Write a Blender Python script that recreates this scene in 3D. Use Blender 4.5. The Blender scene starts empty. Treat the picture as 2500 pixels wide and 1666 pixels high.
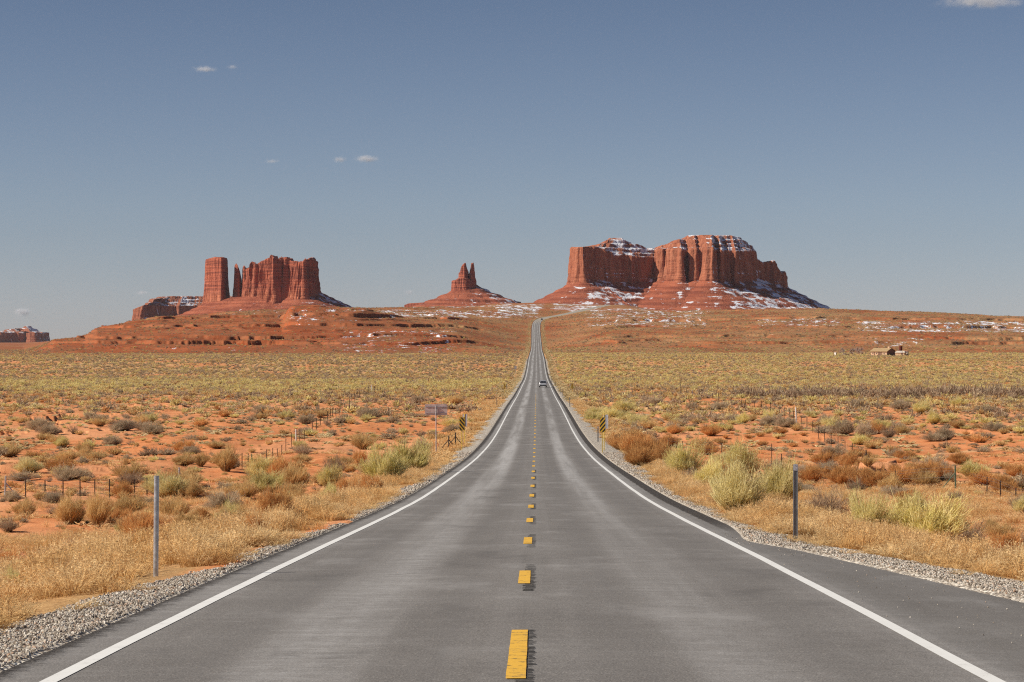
import bpy, bmesh, math, random
import numpy as np
from mathutils import Vector, Matrix

# ------------------------------------------------------------------ camera, sky, sun, exposure
F = 5950.0                 # focal length in pixels of a 2500 px wide picture
CX, CY = 1250.0, 833.0     # picture centre = horizon, the camera is level
EYE = 1.83                 # eye height above the road at the camera
SC = bpy.context.scene
COL = SC.collection
cam_d = bpy.data.cameras.new('camera')
cam_d.sensor_width = 36.0
cam_d.lens = F / 2500.0 * 36.0
cam_d.clip_start = 0.5
cam_d.clip_end = 120000.0
cam = bpy.data.objects.new('camera', cam_d)
COL.objects.link(cam)
cam.location = (0, 0, EYE)
cam.rotation_euler = (math.radians(90), 0, 0)
SC.camera = cam

SUN_AZ = math.radians(-102)     # clockwise from +Y: the sun stands to the left, a little behind
SUN_EL = math.radians(36)
w = bpy.data.worlds.new('World')
SC.world = w
w.use_nodes = True
wn, wl = w.node_tree.nodes, w.node_tree.links
wn.clear()
sky = wn.new('ShaderNodeTexSky')
sky.sky_type = 'NISHITA'
sky.sun_disc = False
sky.sun_elevation = SUN_EL
sky.sun_rotation = SUN_AZ
sky.altitude = 1600
sky.air_density = 1.0
sky.dust_density = 0.25
sky.ozone_density = 2.2
hs = wn.new('ShaderNodeHueSaturation')
hs.inputs['Saturation'].default_value = 0.72
hs.inputs['Value'].default_value = 1.0
bg = wn.new('ShaderNodeBackground')
bg.inputs['Strength'].default_value = 0.078
wo = wn.new('ShaderNodeOutputWorld')
wl.new(sky.outputs[0], hs.inputs['Color'])
# the clear dry winter air of the high desert: a deeper blue a little above the horizon
tc = wn.new('ShaderNodeTexCoord'); sx = wn.new('ShaderNodeSeparateXYZ'); wl.new(tc.outputs['Generated'], sx.inputs[0])
cr = wn.new('ShaderNodeValToRGB'); wl.new(sx.outputs[2], cr.inputs[0])
cr.color_ramp.elements[0].color = (.62, .63, .76, 1)
cr.color_ramp.elements[1].position = .30; cr.color_ramp.elements[1].color = (.34, .42, .60, 1)
for p_, c_ in ((.056, (.58, .612, .72)), (.138, (.42, .477, .592))):
    e_ = cr.color_ramp.elements.new(p_); e_.color = (*c_, 1)
air = wn.new('ShaderNodeMix'); air.data_type = 'RGBA'; air.blend_type = 'MULTIPLY'; air.inputs[0].default_value = 1.0
wl.new(hs.outputs[0], air.inputs[6]); wl.new(cr.outputs[0], air.inputs[7])
wl.new(air.outputs[2], bg.inputs['Color'])
wl.new(bg.outputs[0], wo.inputs['Surface'])

sun_d = bpy.data.lights.new('sun', 'SUN')
sun_d.energy = 5.0
sun_d.angle = math.radians(0.5)
sun_d.color = (1.0, 0.93, 0.82)
sun = bpy.data.objects.new('sun', sun_d)
COL.objects.link(sun)
SUN_DIR = Vector((math.sin(SUN_AZ) * math.cos(SUN_EL), math.cos(SUN_AZ) * math.cos(SUN_EL), math.sin(SUN_EL)))
sun.rotation_euler = SUN_DIR.to_track_quat('Z', 'Y').to_euler()
sun.location = SUN_DIR * 50

SC.view_settings.view_transform = 'Standard'
SC.view_settings.look = 'None'
SC.view_settings.exposure = 0.26
SC.view_settings.gamma = 1.0
SC.render.engine = 'CYCLES'
SC.cycles.max_bounces = 5
SC.cycles.diffuse_bounces = 3
SC.cycles.transparent_max_bounces = 8
SC.cycles.volume_bounces = 1
SC.cycles.use_denoising = False
SC.cycles.filter_width = 1.15

random.seed(7)
RNG = np.random.default_rng(11)

# ------------------------------------------------------------------ numeric helpers
def _hash(ix, iy, seed):
    h = (ix.astype(np.int64) * 374761393 + iy.astype(np.int64) * 668265263 + seed * 1442695041) & 0xffffffff
    h = ((h ^ (h >> 13)) * 1274126177) & 0xffffffff
    return ((h ^ (h >> 16)) & 0xffff) / 65535.0

def noise2(x, y, seed=0):
    """gradient noise, about -1..1"""
    x = np.asarray(x, float); y = np.asarray(y, float)
    ix = np.floor(x); iy = np.floor(y)
    fx = x - ix; fy = y - iy
    ux = fx * fx * fx * (fx * (fx * 6 - 15) + 10); uy = fy * fy * fy * (fy * (fy * 6 - 15) + 10)
    def g(jx, jy, dx, dy):
        a = _hash(jx, jy, seed) * 2 * math.pi
        return np.cos(a) * dx + np.sin(a) * dy
    n00 = g(ix, iy, fx, fy); n10 = g(ix + 1, iy, fx - 1, fy)
    n01 = g(ix, iy + 1, fx, fy - 1); n11 = g(ix + 1, iy + 1, fx - 1, fy - 1)
    return 1.5 * ((n00 * (1 - ux) + n10 * ux) * (1 - uy) + (n01 * (1 - ux) + n11 * ux) * uy)

def fbm(x, y, o=4, seed=0, gain=0.5):
    s = 0; a = 1.0; t = 0
    for i in range(o):
        s = s + a * noise2(x * 2 ** i + 17.3 * i, y * 2 ** i - 9.1 * i, seed + i)
        t += a; a *= gain
    return s / t

def ridged(x, y, o=3, seed=0):
    s = 0; a = 1.0; t = 0
    for i in range(o):
        s = s + a * (1 - 2 * np.abs(noise2(x * 2 ** i + 5.7 * i, y * 2 ** i + 3.3 * i, seed + i)))
        t += a; a *= 0.5
    return s / t

def sstep(a, b, x):
    t = np.clip((x - a) / (b - a), 0, 1)
    return t * t * (3 - 2 * t)

class Hermite:
    """monotone cubic through points"""
    def __init__(self, pts):
        p = np.array(sorted(pts), float)
        self.x, self.y = p[:, 0], p[:, 1]
        h = np.diff(self.x); d = np.diff(self.y) / h
        m = np.zeros(len(p)); m[0] = d[0]; m[-1] = d[-1]
        for i in range(1, len(p) - 1):
            if d[i - 1] * d[i] > 0:
                w1 = 2 * h[i] + h[i - 1]; w2 = h[i] + 2 * h[i - 1]
                m[i] = (w1 + w2) / (w1 / d[i - 1] + w2 / d[i])
        self.m = m
    def __call__(self, q):
        q = np.clip(np.asarray(q, float), self.x[0], self.x[-1])
        i = np.clip(np.searchsorted(self.x, q) - 1, 0, len(self.x) - 2)
        h = self.x[i + 1] - self.x[i]; t = (q - self.x[i]) / h
        return ((1 + 2 * t) * (1 - t) ** 2 * self.y[i] + t * (1 - t) ** 2 * h * self.m[i]
                + t * t * (3 - 2 * t) * self.y[i + 1] + t * t * (t - 1) * h * self.m[i + 1])

# ------------------------------------------------------------------ the road's line and level, and the lie of the land
road_h = Hermite([(-40, .2), (0, 1.83), (18.4, 2.57), (22.2, 2.72), (34.7, 3.23), (64, 4.48), (78.4, 5.05), (105, 5.92), (165, 7.6),
                  (207, 8.4), (247, 8.85), (292, 9.15), (366, 9.7), (478, 10.7), (619, 11.6), (872, 12.8), (1041, 11.75),
                  (1236, 9.2), (1485, 7.9), (1700, 7.3), (1851, 6.6), (2132, -.1), (2430, -12.1), (2620, -19.5), (2740, -24.6),
                  (2900, -30.2), (3050, -35.9), (3200, -42), (3350, -47.9), (3450, -51.2), (3700, -56)])
_cx = Hermite([(-100, -.105 - 1.01), (0, -.105), (1000, 10.0), (2000, 20.1), (2600, 26.2), (2680, 28.6), (2740, 32.8), (2800, 38.8),
               (2900, 54.1), (3050, 76.9), (3200, 100.6), (3350, 124), (3450, 138), (3700, 172)])
def road_x(d): return _cx(d)
_edge_r = Hermite([(-40, 9), (10, 8.2), (18, 7.0), (28.8, 5.86), (34.6, 5.34), (38, 5.03), (42, 4.66), (46, 4.15), (50, 4.35), (56, 4.55), (70, 4.58), (200, 4.6), (4000, 4.5)])
def edge_r(d): return _edge_r(d)
def edge_l(d): return np.interp(d, [0, 100, 200, 4000], [4.3, 4.3, 4.5, 4.5])

_cr_px = np.array([-3000, -200, 57, 101, 134, 207, 226, 237, 287, 329, 383, 470, 574, 650, 704, 765, 842, 900, 986, 1060, 1168, 1216, 1302, 1400, 1453, 1507, 1571, 1640, 1714, 1906, 1996, 2068, 2157, 2306, 2425, 2500, 2700, 3300, 6000.])
_cr_row = np.array([868, 868, 868, 849, 829, 822, 807, 800, 792, 780, 774, 770, 760, 756, 756, 753, 751, 751, 751, 748, 746.6, 741, 739, 741, 744, 748, 756, 758, 757, 754, 753, 754.5, 759.5, 763, 770, 772, 778, 790, 800.])
_cr_d = np.interp(_cr_px, [-3000, 57, 134, 330, 700, 900, 1200, 1450, 1571, 1900, 2500, 6000], [2000, 1900, 1950, 2350, 2600, 2800, 3300, 3500, 3200, 2900, 2700, 2700])

def terr(q, a, b):
    """step a level: tread up to a, riser from a to 1 that takes b of the height"""
    k = np.floor(q); f = q - k
    return k + np.where(f < a, (1 - b) * f / a, (1 - b) + b * sstep(0, 1, (f - a) / (1 - a))), f

def land(x, y):
    """height of the open land relative to the eye, plus masks"""
    x = np.asarray(x, float); y = np.asarray(y, float)
    d = np.maximum(y, 3.0)
    px = CX + F * x / d
    hv = np.where(d < 1500, road_h(np.minimum(d, 1500)), np.interp(d, [1500, 2500, 6000, 15000, 60000], [7.9, 8.6, 15, 38, 130]))
    side = sstep(-8, 8, x - road_x(d))
    drop = np.interp(d, [0, 20, 60, 110, 200, 300, 600, 1500, 2000, 60000], [.25, .45, 1.1, 1.6, 1.5, 1.0, .5, .35, .3, .3])
    amp = np.interp(d, [0, 30, 100, 300, 800, 1600, 9000, 60000], [.08, .22, .5, .55, .4, .5, 1.5, 1.5])
    z = -hv - drop + amp * fbm(x / 34, y / 70, 3, 3)
    z = z + np.interp(d, [0, 40, 120, 600, 2000], [.06, .10, .2, .2, .15]) * fbm(x / 2.6, y / 4.0, 3, 21) + np.interp(d, [0, 30, 90, 400, 700], [.0, .05, .22, .25, .1]) * ridged(x / 9, y / 15, 2, 23)
    # low cut banks and washes of the near flats
    mb = np.interp(d, [55, 75, 280, 480], [0, 1, 1, 0]) * sstep(.0, .3, fbm(x / 40, y / 60, 2, 31) + .26)
    q = z / 1.5 + .55 * fbm(x / 17, y / 26, 4, 41)
    tz, f = terr(q, .972, .66)
    z = z + mb * ((tz - q) * 1.5 + .1)
    bank = mb * (f > .96)
    # the cut banks of two dry washes
    for b0, x0, x1, hb, sd in ((166, -60, -20.5, .40, 1), (224, -40, -27, .50, 2), (165, 30, 60, .80, 3), (246, 20, 34, .4, 4)):
        bl = b0 + 5 * fbm(x / 14, x * 0 + sd, 3, 45) + 1.1 * fbm(x / 1.6, x * 0 + sd, 2, 46) + .35 * ridged(x / .9 + noise2(x / 3, x * 0, 48), x * 0 + sd, 3, 47)
        z = z + hb * (.65 + .7 * noise2(x / 5, x * 0 + sd, 49)) * sstep(x0 - 3, x0 + 3, x) * sstep(x1 + 3, x1 - 3, x) * sstep(-.5, .5, d - bl) * sstep(bl + 55, bl + 8, d)
    # the red hills
    df = 1590 + 90 * fbm(x / 170, y * 0 + 3.1, 3, 51) + np.interp(px, [0, 200, 700, 1250, 1300, 2500], [10, -40, -20, 40, 60, 20])
    dc = np.interp(px, _cr_px, _cr_d)
    zc = (CY - np.interp(px, _cr_px, _cr_row)) / F * dc
    t = np.clip((d - df) / (dc - df), 0, 1.0)
    ramp = np.where(t < 1, t ** .92, 1)
    zc_far = zc * np.interp(d, [0, 9000, 20000, 60000], [1, 1, .5, .5]) - np.maximum(d - 14000, 0) * .0016
    hill = z * (1 - ramp) + zc_far * ramp
    mh = sstep(0.0, .10, t) * sstep(60, 140, px)
    leftside = 1 - sstep(1000, 1230, px)
    gul = ridged(x / 75 + .3 * noise2(x / 60, y / 60, 5), y / 420, 3, 61)
    hill = hill + mh * (1 - sstep(.9, 1.05, t)) * (gul * (1.8 + 1.6 * leftside) - 1.0)
    # the nose of the left hill
    nose = np.exp(-((d - 2200) / 190.0) ** 2) * sstep(688, 716, px + 10 * noise2(d / 30, px / 40, 8)) * (1 - sstep(860, 1040, px))
    hill = hill + nose * 12.5
    S = 4.7
    warp = .75 * fbm(x / 230, y / 150, 3, 71) + .20 * fbm(x / 34, y / 60, 3, 75) + .035 * fbm(x / 7, y / 24, 2, 76)
    q2 = hill / S + warp
    tz2, f2 = terr(q2, .94, .58)
    bedk = _hash(np.floor(q2) + 900, np.zeros_like(q2), 5)
    bedk = .34 + .95 * sstep(.35, .6, bedk) * (.55 + .45 * sstep(-.2, .3, fbm(x / 120, y / 160, 2, 79)))
    edge_r_ledge = sstep(2040, 2120, px) * np.exp(-((z * 0 + hill - 17.5) / 5.5) ** 2)
    k = mh * (.9 * edge_r_ledge + .30 + .25 * (1 - leftside) + .66 * leftside * sstep(-.25, .25, fbm(x / 230, y / 200, 2, 81) + .2) + .45 * (1 - leftside) * sstep(0, .3, fbm(x / 260, y / 240, 3, 83)) + .4 * nose)
    k = np.clip(k, 0, 1.05) * bedk * (1 - .75 * sstep(1.0, 1.2, (d - df) / (dc - df)))
    hill = hill + k * (tz2 - q2) * S
    hill = hill + mh * np.interp(d, [1500, 3500, 9000], [.5, .6, .8]) * fbm(x / 9, y / 14, 3, 91)
    z = np.where(d > 1380, z * (1 - sstep(1380, 1500, d)) + hill * sstep(1380, 1500, d), z)
    return z, dict(px=px, t=t, f2=f2, k=k, bank=bank, hillm=mh)

def ground(x, y, full=False):
    x = np.asarray(x, float); y = np.asarray(y, float)
    d = np.maximum(y, 3.0)
    nat, m = land(x, y)
    off = x - road_x(d)
    e = np.where(off > 0, off - edge_r(d), -off - edge_l(d))
    zr = -road_h(d)
    wb = np.interp(d, [18, 40, 100, 300, 1500, 1900, 2600], [3.5, 5, 8, 8, 9, 60, 90])
    k = sstep(0, 1, (e - .7) / wb)
    shoulder = zr - .03 - .05 * np.clip(e, 0, 3) + .02 * noise2(x / .35, y / .35, 5) * (e > 0)
    shoulder = np.where(e < 0, zr - (.06 + 1.2e-4 * d) * sstep(0, .25, -e) - .03, shoulder)
    noroad = sstep(3450, 3650, d)
    k = k + (1 - k) * noroad
    z = shoulder * (1 - k) + nat * k
    if full:
        m.update(off=off, e=e, d=d, k=k)
        return z + EYE, m
    return z + EYE

def pix(px, row, d):
    """the world point at distance d that the picture shows at px,row"""
    return Vector(((px - CX) / F * d, d, EYE + (CY - row) / F * d))

_ds = np.concatenate([np.geomspace(14, 400, 900), np.geomspace(400.5, 3000, 1400)])
def on_ground(px, row):
    """where the line of sight through px,row meets the ground"""
    xs = (px - CX) / F * _ds
    zs = EYE + (CY - row) / F * _ds
    g = ground(xs, _ds)
    i = np.argmax(g >= zs)
    if not (g >= zs).any(): i = len(_ds) - 1
    if i > 0:
        a0 = zs[i - 1] - g[i - 1]; a1 = zs[i] - g[i]
        t = a0 / max(a0 - a1, 1e-9)
        d = _ds[i - 1] + t * (_ds[i] - _ds[i - 1])
    else:
        d = _ds[0]
    x = (px - CX) / F * d
    return Vector((x, d, float(ground(x, d))))

def to_pix(x, y, z):
    return CX + F * x / y, CY - F * (z - EYE) / y

# ------------------------------------------------------------------ object helpers
def tag(o, label=None, cat=None, group=None, kind=None):
    if label: o['label'] = label
    if cat: o['category'] = cat
    if group: o['group'] = group
    if kind: o['kind'] = kind
    return o

def empty(name, loc=(0, 0, 0), rz=0.0):
    o = bpy.data.objects.new(name, None)
    o.empty_display_size = .2
    o.location = loc
    o.rotation_euler = (0, 0, rz)
    COL.objects.link(o)
    return o

def link_mesh(name, me, mats, parent=None, loc=None, smooth=False):
    o = bpy.data.objects.new(name, me)
    for m in (mats if isinstance(mats, (list, tuple)) else [mats]):
        me.materials.append(m)
    COL.objects.link(o)
    if parent is not None: o.parent = parent
    if loc is not None: o.location = loc
    if smooth:
        me.polygons.foreach_set('use_smooth', np.ones(len(me.polygons), bool))
    return o

def np_mesh(name, V, Q, attrs=None, smooth=False):
    """mesh from arrays; Q is (n,4) or (n,3)"""
    me = bpy.data.meshes.new(name)
    V = np.ascontiguousarray(V, np.float32); Q = np.ascontiguousarray(Q, np.int32)
    n, kk = Q.shape
    me.vertices.add(len(V)); me.vertices.foreach_set('co', V.ravel())
    me.loops.add(n * kk); me.loops.foreach_set('vertex_index', Q.ravel())
    me.polygons.add(n)
    me.polygons.foreach_set('loop_start', np.arange(0, n * kk, kk, dtype=np.int32))
    me.polygons.foreach_set('loop_total', np.full(n, kk, np.int32))
    if smooth: me.polygons.foreach_set('use_smooth', np.ones(n, bool))
    for k, a in (attrs or {}).items():
        at = me.attributes.new(k, 'FLOAT', 'POINT')
        at.data.foreach_set('value', np.ascontiguousarray(a, np.float32).ravel())
    me.update(calc_edges=True)
    me.validate()
    return me

def grid_quads(nu, nv, wrap=False):
    """quads of a grid stored as index v*nu+u; wrap joins the last u to the first"""
    u = np.arange(nu if wrap else nu - 1); v = np.arange(nv - 1)
    U, W = np.meshgrid(u, v)
    U2 = (U + 1) % nu
    a = W * nu + U; b = W * nu + U2; c = (W + 1) * nu + U2; d = (W + 1) * nu + U
    return np.stack([a, b, c, d], -1).reshape(-1, 4)

class MB:
    """collects simple solids and links them as one mesh"""
    def __init__(self): self.bm = bmesh.new()
    def box(self, c, s, rot=None, bevel=0.0):
        M = Matrix.Translation(c) @ (rot.to_4x4() if rot is not None else Matrix()) @ Matrix.Diagonal((s[0], s[1], s[2], 1))
        r = bmesh.ops.create_cube(self.bm, size=1.0, matrix=M)
        if bevel:
            es = list({e for v in r['verts'] for e in v.link_edges})
            bmesh.ops.bevel(self.bm, geom=es, offset=bevel, segments=2, affect='EDGES')
        return self
    def rod(self, a, b, r, r2=None, n=10):
        a = Vector(a); b = Vector(b); dv = b - a
        M = Matrix.Translation((a + b) / 2) @ dv.to_track_quat('Z', 'Y').to_matrix().to_4x4()
        bmesh.ops.create_cone(self.bm, cap_ends=True, segments=n, radius1=r, radius2=r if r2 is None else r2, depth=dv.length, matrix=M)
        return self
    def poly(self, pts, th=None, axis=(0, 1, 0)):
        """a flat outline, given thickness along axis"""
        vs = [self.bm.verts.new(p) for p in pts]
        f = self.bm.faces.new(vs)
        if th:
            r = bmesh.ops.extrude_face_region(self.bm, geom=[f])
            bmesh.ops.translate(self.bm, verts=[g for g in r['geom'] if isinstance(g, bmesh.types.BMVert)], vec=Vector(axis) * th)
        return self
    def loft(self, rings, cap=True):
        R = [[self.bm.verts.new(p) for p in r] for r in rings]
        for i in range(len(R) - 1):
            n = len(R[i])
            for j in range(n):
                self.bm.faces.new((R[i][j], R[i][(j + 1) % n], R[i + 1][(j + 1) % n], R[i + 1][j]))
        if cap:
            self.bm.faces.new(list(reversed(R[0]))); self.bm.faces.new(R[-1])
        return self
    def build(self, name, mat, parent=None, loc=None, smooth=False):
        bmesh.ops.recalc_face_normals(self.bm, faces=self.bm.faces)
        me = bpy.data.meshes.new(name)
        self.bm.to_mesh(me); self.bm.free()
        return link_mesh(name, me, mat, parent, loc, smooth)

# ------------------------------------------------------------------ materials
class NT:
    """short hand for node trees"""
    def __init__(self, name):
        self.m = bpy.data.materials.new(name)
        self.m.use_nodes = True
        self.t = self.m.node_tree
        self.t.nodes.clear()
        self.out = self.t.nodes.new('ShaderNodeOutputMaterial')
    def new(self, kind, **kw):
        n = self.t.nodes.new(kind)
        for k, v in kw.items(): setattr(n, k, v)
        return n
    def put(self, sock, v):
        if v is None: return
        if isinstance(v, bpy.types.NodeSocket): self.t.links.new(v, sock)
        elif isinstance(v, (tuple, list)) and len(v) == 3 and sock.type == 'RGBA': sock.default_value = (*v, 1)
        else: sock.default_value = v
    def attr(self, name): return self.new('ShaderNodeAttribute', attribute_name=name).outputs['Fac']
    def uv(self): return self.new('ShaderNodeTexCoord').outputs['UV']
    def objc(self): return self.new('ShaderNodeTexCoord').outputs['Object']
    def pos(self): return self.new('ShaderNodeNewGeometry').outputs['Position']
    def nrm(self): return self.new('ShaderNodeNewGeometry').outputs['Normal']
    def math(self, op, a, b=None, c=None, clamp=False):
        n = self.new('ShaderNodeMath', operation=op, use_clamp=clamp)
        self.put(n.inputs[0], a); self.put(n.inputs[1], b); self.put(n.inputs[2], c)
        return n.outputs[0]
    def mul(self, a, b): return self.math('MULTIPLY', a, b)
    def add(self, a, b): return self.math('ADD', a, b)
    def sep(self, v):
        n = self.new('ShaderNodeSeparateXYZ'); self.put(n.inputs[0], v); return n.outputs
    def comb(self, x, y, z):
        n = self.new('ShaderNodeCombineXYZ')
        for i, v in enumerate((x, y, z)): self.put(n.inputs[i], v)
        return n.outputs[0]
    def map(self, v, scale=(1, 1, 1), loc=(0, 0, 0), rot=(0, 0, 0)):
        n = self.new('ShaderNodeMapping'); self.put(n.inputs[0], v)
        n.inputs['Scale'].default_value = scale; n.inputs['Location'].default_value = loc; n.inputs['Rotation'].default_value = rot
        return n.outputs[0]
    def noise(self, v, scale, detail=4, rough=.55, dist=0, out='Fac'):
        n = self.new('ShaderNodeTexNoise'); self.put(n.inputs['Vector'], v)
        n.inputs['Scale'].default_value = scale; n.inputs['Detail'].default_value = detail
        n.inputs['Roughness'].default_value = rough; n.inputs['Distortion'].default_value = dist
        return n.outputs[out]
    def voro(self, v, scale, out='Distance', feature='F1', rnd=1.0):
        n = self.new('ShaderNodeTexVoronoi', feature=feature); self.put(n.inputs['Vector'], v)
        n.inputs['Scale'].default_value = scale; n.inputs['Randomness'].default_value = rnd
        return n.outputs[out]
    def step(self, v, a, b, lo=0.0, hi=1.0):
        n = self.new('ShaderNodeMapRange', interpolation_type='SMOOTHSTEP')
        self.put(n.inputs['Value'], v)
        for k, q in (('From Min', a), ('From Max', b), ('To Min', lo), ('To Max', hi)): self.put(n.inputs[k], q)
        return n.outputs[0]
    def mix(self, f, a, b, mode='MIX'):
        n = self.new('ShaderNodeMix', data_type='RGBA', blend_type=mode)
        self.put(n.inputs[0], f); self.put(n.inputs[6], a); self.put(n.inputs[7], b)
        return n.outputs[2]
    def ramp(self, v, stops):
        n = self.new('ShaderNodeValToRGB'); self.put(n.inputs[0], v)
        el = n.color_ramp.elements
        while len(el) < len(stops): el.new(.5)
        for e, (p, c) in zip(el, stops): e.position = p; e.color = (*c, 1)
        return n.outputs[0]
    def bump(self, h, dist, strength=1.0, normal=None):
        n = self.new('ShaderNodeBump'); self.put(n.inputs['Height'], h)
        n.inputs['Distance'].default_value = dist; n.inputs['Strength'].default_value = strength
        if normal is not None: self.put(n.inputs['Normal'], normal)
        return n.outputs[0]
    def rnd(self): return self.new('ShaderNodeObjectInfo').outputs['Random']
    def bsdf(self, color, rough=.9, metal=0.0, normal=None, spec=.2, **kw):
        n = self.new('ShaderNodeBsdfPrincipled')
        self.put(n.inputs['Base Color'], color); self.put(n.inputs['Roughness'], rough)
        self.put(n.inputs['Metallic'], metal); self.put(n.inputs['Specular IOR Level'], spec)
        self.put(n.inputs['Normal'], normal)
        for k, v in kw.items(): self.put(n.inputs[k], v)
        self.t.links.new(n.outputs[0], self.out.inputs['Surface'])
        return self.m

def plain(name, c, rough=.6, metal=0.0, var=.12, scale=6.0, spec=.35):
    """a painted, wooden or metal surface with slight mottling"""
    n = NT(name)
    f = n.noise(n.objc(), scale, 5)
    dark = tuple(v * (1 - var * 1.6) for v in c); lite = tuple(min(1, v * (1 + var)) for v in c)
    return n.bsdf(n.mix(n.step(f, .3, .7), dark, lite), n.step(f, .2, .8, rough - .08, rough + .1), metal, spec=spec)

# ------------------------------------------------------------------ the ground
def vegetation(px, row, d, x):
    """how thickly the land is grown with scrub, 0..1"""
    left = px < 1300
    r = row
    a = np.where(left, np.interp(r, [740, 800, 862, 872, 930, 950, 975, 1010, 1060, 1110, 1150, 1250, 1500], [.45, .3, .3, .95, 1, .95, .5, .34, .24, .20, .30, .5, .3]),
                 np.interp(r, [740, 800, 845, 862, 930, 950, 990, 1040, 1075, 1110, 1140, 1300, 1500], [.5, .4, .4, .95, 1, .9, .62, .5, .25, .15, .4, .4, .3]))
    n = fbm(x / 26, d / 60, 3, 131) + .5 * fbm(x / 9, d / 22, 2, 137)
    return np.clip(a * (1 + 1.1 * n), 0, 1.2)

def verge_r(d): return np.interp(d, [18, 32, 45, 52, 80, 105, 130, 160, 260, 500, 900], [1.15, 1.05, .95, .4, .3, .5, 1.2, 1.9, 1.3, .9, .8])
def verge_l(d): return np.interp(d, [18, 31, 35, 58, 66, 90, 120, 180, 300, 500, 900], [1.05, .7, .08, .08, .3, .4, .6, 1.1, 1.1, .9, .8])
def vjag(x, y): return .45 * fbm(x / 1.3, y / 2.4, 3, 141) + .25 * noise2(x / 6, y / 9, 143)

def build_ground():
    uc = np.linspace(-.245, .245, 1150)
    uo = .245 + np.cumsum(np.geomspace(.0015, .06, 26))
    us = np.concatenate([-uo[::-1], uc, uo])
    ys = np.concatenate([np.linspace(3, 14, 14)[:-1], np.geomspace(14, 60, 130)[:-1], np.geomspace(60, 420, 330)[:-1], np.geomspace(420, 1450, 130)[:-1],
                         np.linspace(1450, 3000, 640)[:-1], np.geomspace(3000, 4200, 90)[:-1], np.geomspace(4200, 16500, 30)])
    U, Y = np.meshgrid(us, ys)
    X = U * Y
    # columns converge towards the road line so that the verges are finely stepped
    Z, m = ground(X, Y, True)
    Z = Z - np.where(Y < 20, 0, 0)
    px = m['px']; d = m['d']; e = m['e']
    row = CY - F * (Z - EYE) / Y + 5.5 * fbm(px / 85, d / 900, 3, 157)
    jag = vjag(X, Y)
    wg = np.where(m['off'] > 0, verge_r(d), verge_l(d))
    gravel = sstep(wg + .25, wg - .1, e + jag) * sstep(1500, 1000, d)
    track = sstep(362, 364, d + .1 * (X - 6)) * sstep(372, 370, d + .1 * (X - 6)) * (m['off'] > 4) * sstep(26, 20, m['off'])
    gravel = np.maximum(gravel, .8 * track)
    verge = np.interp(d, [0, 300, 700], [1, .9, .45]) * sstep(.2, .8, e) * sstep(np.interp(d, [20, 100, 600, 2700], [5.0, 6.0, 5, 5]), 1.5, e + 2.5 * jag) * (1 - sstep(3400, 3600, d))
    # a pale old track on the right flats
    pale = sstep(5, 2, np.abs(d - (205 + (X - 24) * .9) - 3 * noise2(X / 14, X * 0, 3))) * (X > 22) * (X < 60)
    veg = vegetation(px, row, d, X)
    lf = sstep(1250, 880, px + 160 * fbm(X / 90, d / 200, 2, 135))
    veg = np.where(d > 1560, (lf * (.30 + .35 * sstep(2100, 2500, d)) + (1 - lf) * .80) * (1 + .8 * fbm(X / 60, d / 120, 3, 133)), veg)
    # snow lying below the ledges
    n = fbm(X / 16, d / 70, 4, 151) + .55 * fbm(X / 4, d / 22, 3, 153)
    def blob(a0, a1, r0, r1, s):
        return s * sstep(a0 - 25, a0 + 25, px) * sstep(a1 + 25, a1 - 25, px) * sstep(r0 - 2, r0 + 2, row) * sstep(r1 + 2, r1 - 2, row)
    sn = np.maximum.reduce([blob(880, 1340, 741, 752, .64), blob(905, 1330, 757, 777, .66), blob(1200, 1330, 742, 760, .75), blob(1340, 1480, 738, 762, .7), blob(1420, 1740, 752, 798, .60),
                            blob(1840, 2060, 778, 798, .6), blob(2080, 2560, 784, 812, .64), blob(2120, 2260, 826, 850, .55), blob(820, 1130, 806, 862, .5),
                            blob(680, 900, 752, 800, .5), blob(500, 720, 748, 772, .45), blob(1500, 2600, 815, 835, .3), blob(240, 700, 830, 868, .3)])
    under = np.exp(-((m['f2'] - .86) / .12) ** 2)
    snow = np.where(d > 1500, np.clip(sn * (.80 + .22 * under) + .34 * n * (sn > .02), 0, 1), 0)
    far = sstep(3600, 6000, d)
    me = np_mesh('ground', np.stack([X, Y, Z], -1).reshape(-1, 3), grid_quads(len(us), len(ys)),
                 dict(gravel=gravel, verge=verge, veg=veg, snow=snow, hill=sstep(1440, 1640, d + 130 * fbm(X / 45, d / 160, 4, 159)) * sstep(-200, 60, px), bank=m['bank'], pale=pale, far=far), smooth=True)
    n = NT('desert ground')
    P = n.pos(); N = n.nrm()
    fine = n.noise(P, 9.0, 6, .65)
    mid = n.noise(P, .55, 5, .6)
    big = n.noise(P, .03, 4, .55)
    soil = n.mix(n.step(mid, .3, .72), (.57, .200, .074), (.71, .295, .122))
    soil = n.mix(n.step(big, .4, .7, 0, .6), soil, (.74, .37, .19))
    soil = n.mix(n.step(n.noise(n.map(P, (.35, .2, .3)), 1.0, 5, .7), .52, .70, 0, .55), soil, (.42, .145, .055))
    soil = n.mix(n.step(fine, .52, .75, 0, .35), soil, (.30, .095, .036))
    red = n.mix(n.step(n.noise(n.map(P, (.02, .012, .16)), 1.0, 6, .62), .35, .68), (.35, .083, .030), (.215, .048, .019))
    red = n.mix(n.step(n.noise(n.map(P, (.03, .008, .5)), 1.0, 3), .5, .7, 0, .5), red, (.40, .122, .046))
    hill = n.attr('hill')
    red = n.mix(n.step(n.noise(n.map(P, (.012, .006, .03)), 1.0, 4), .42, .62, 0, .65), red, (.28, .105, .050))
    col = n.mix(n.step(hill, .15, .75, 0, .9), soil, red)
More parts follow.
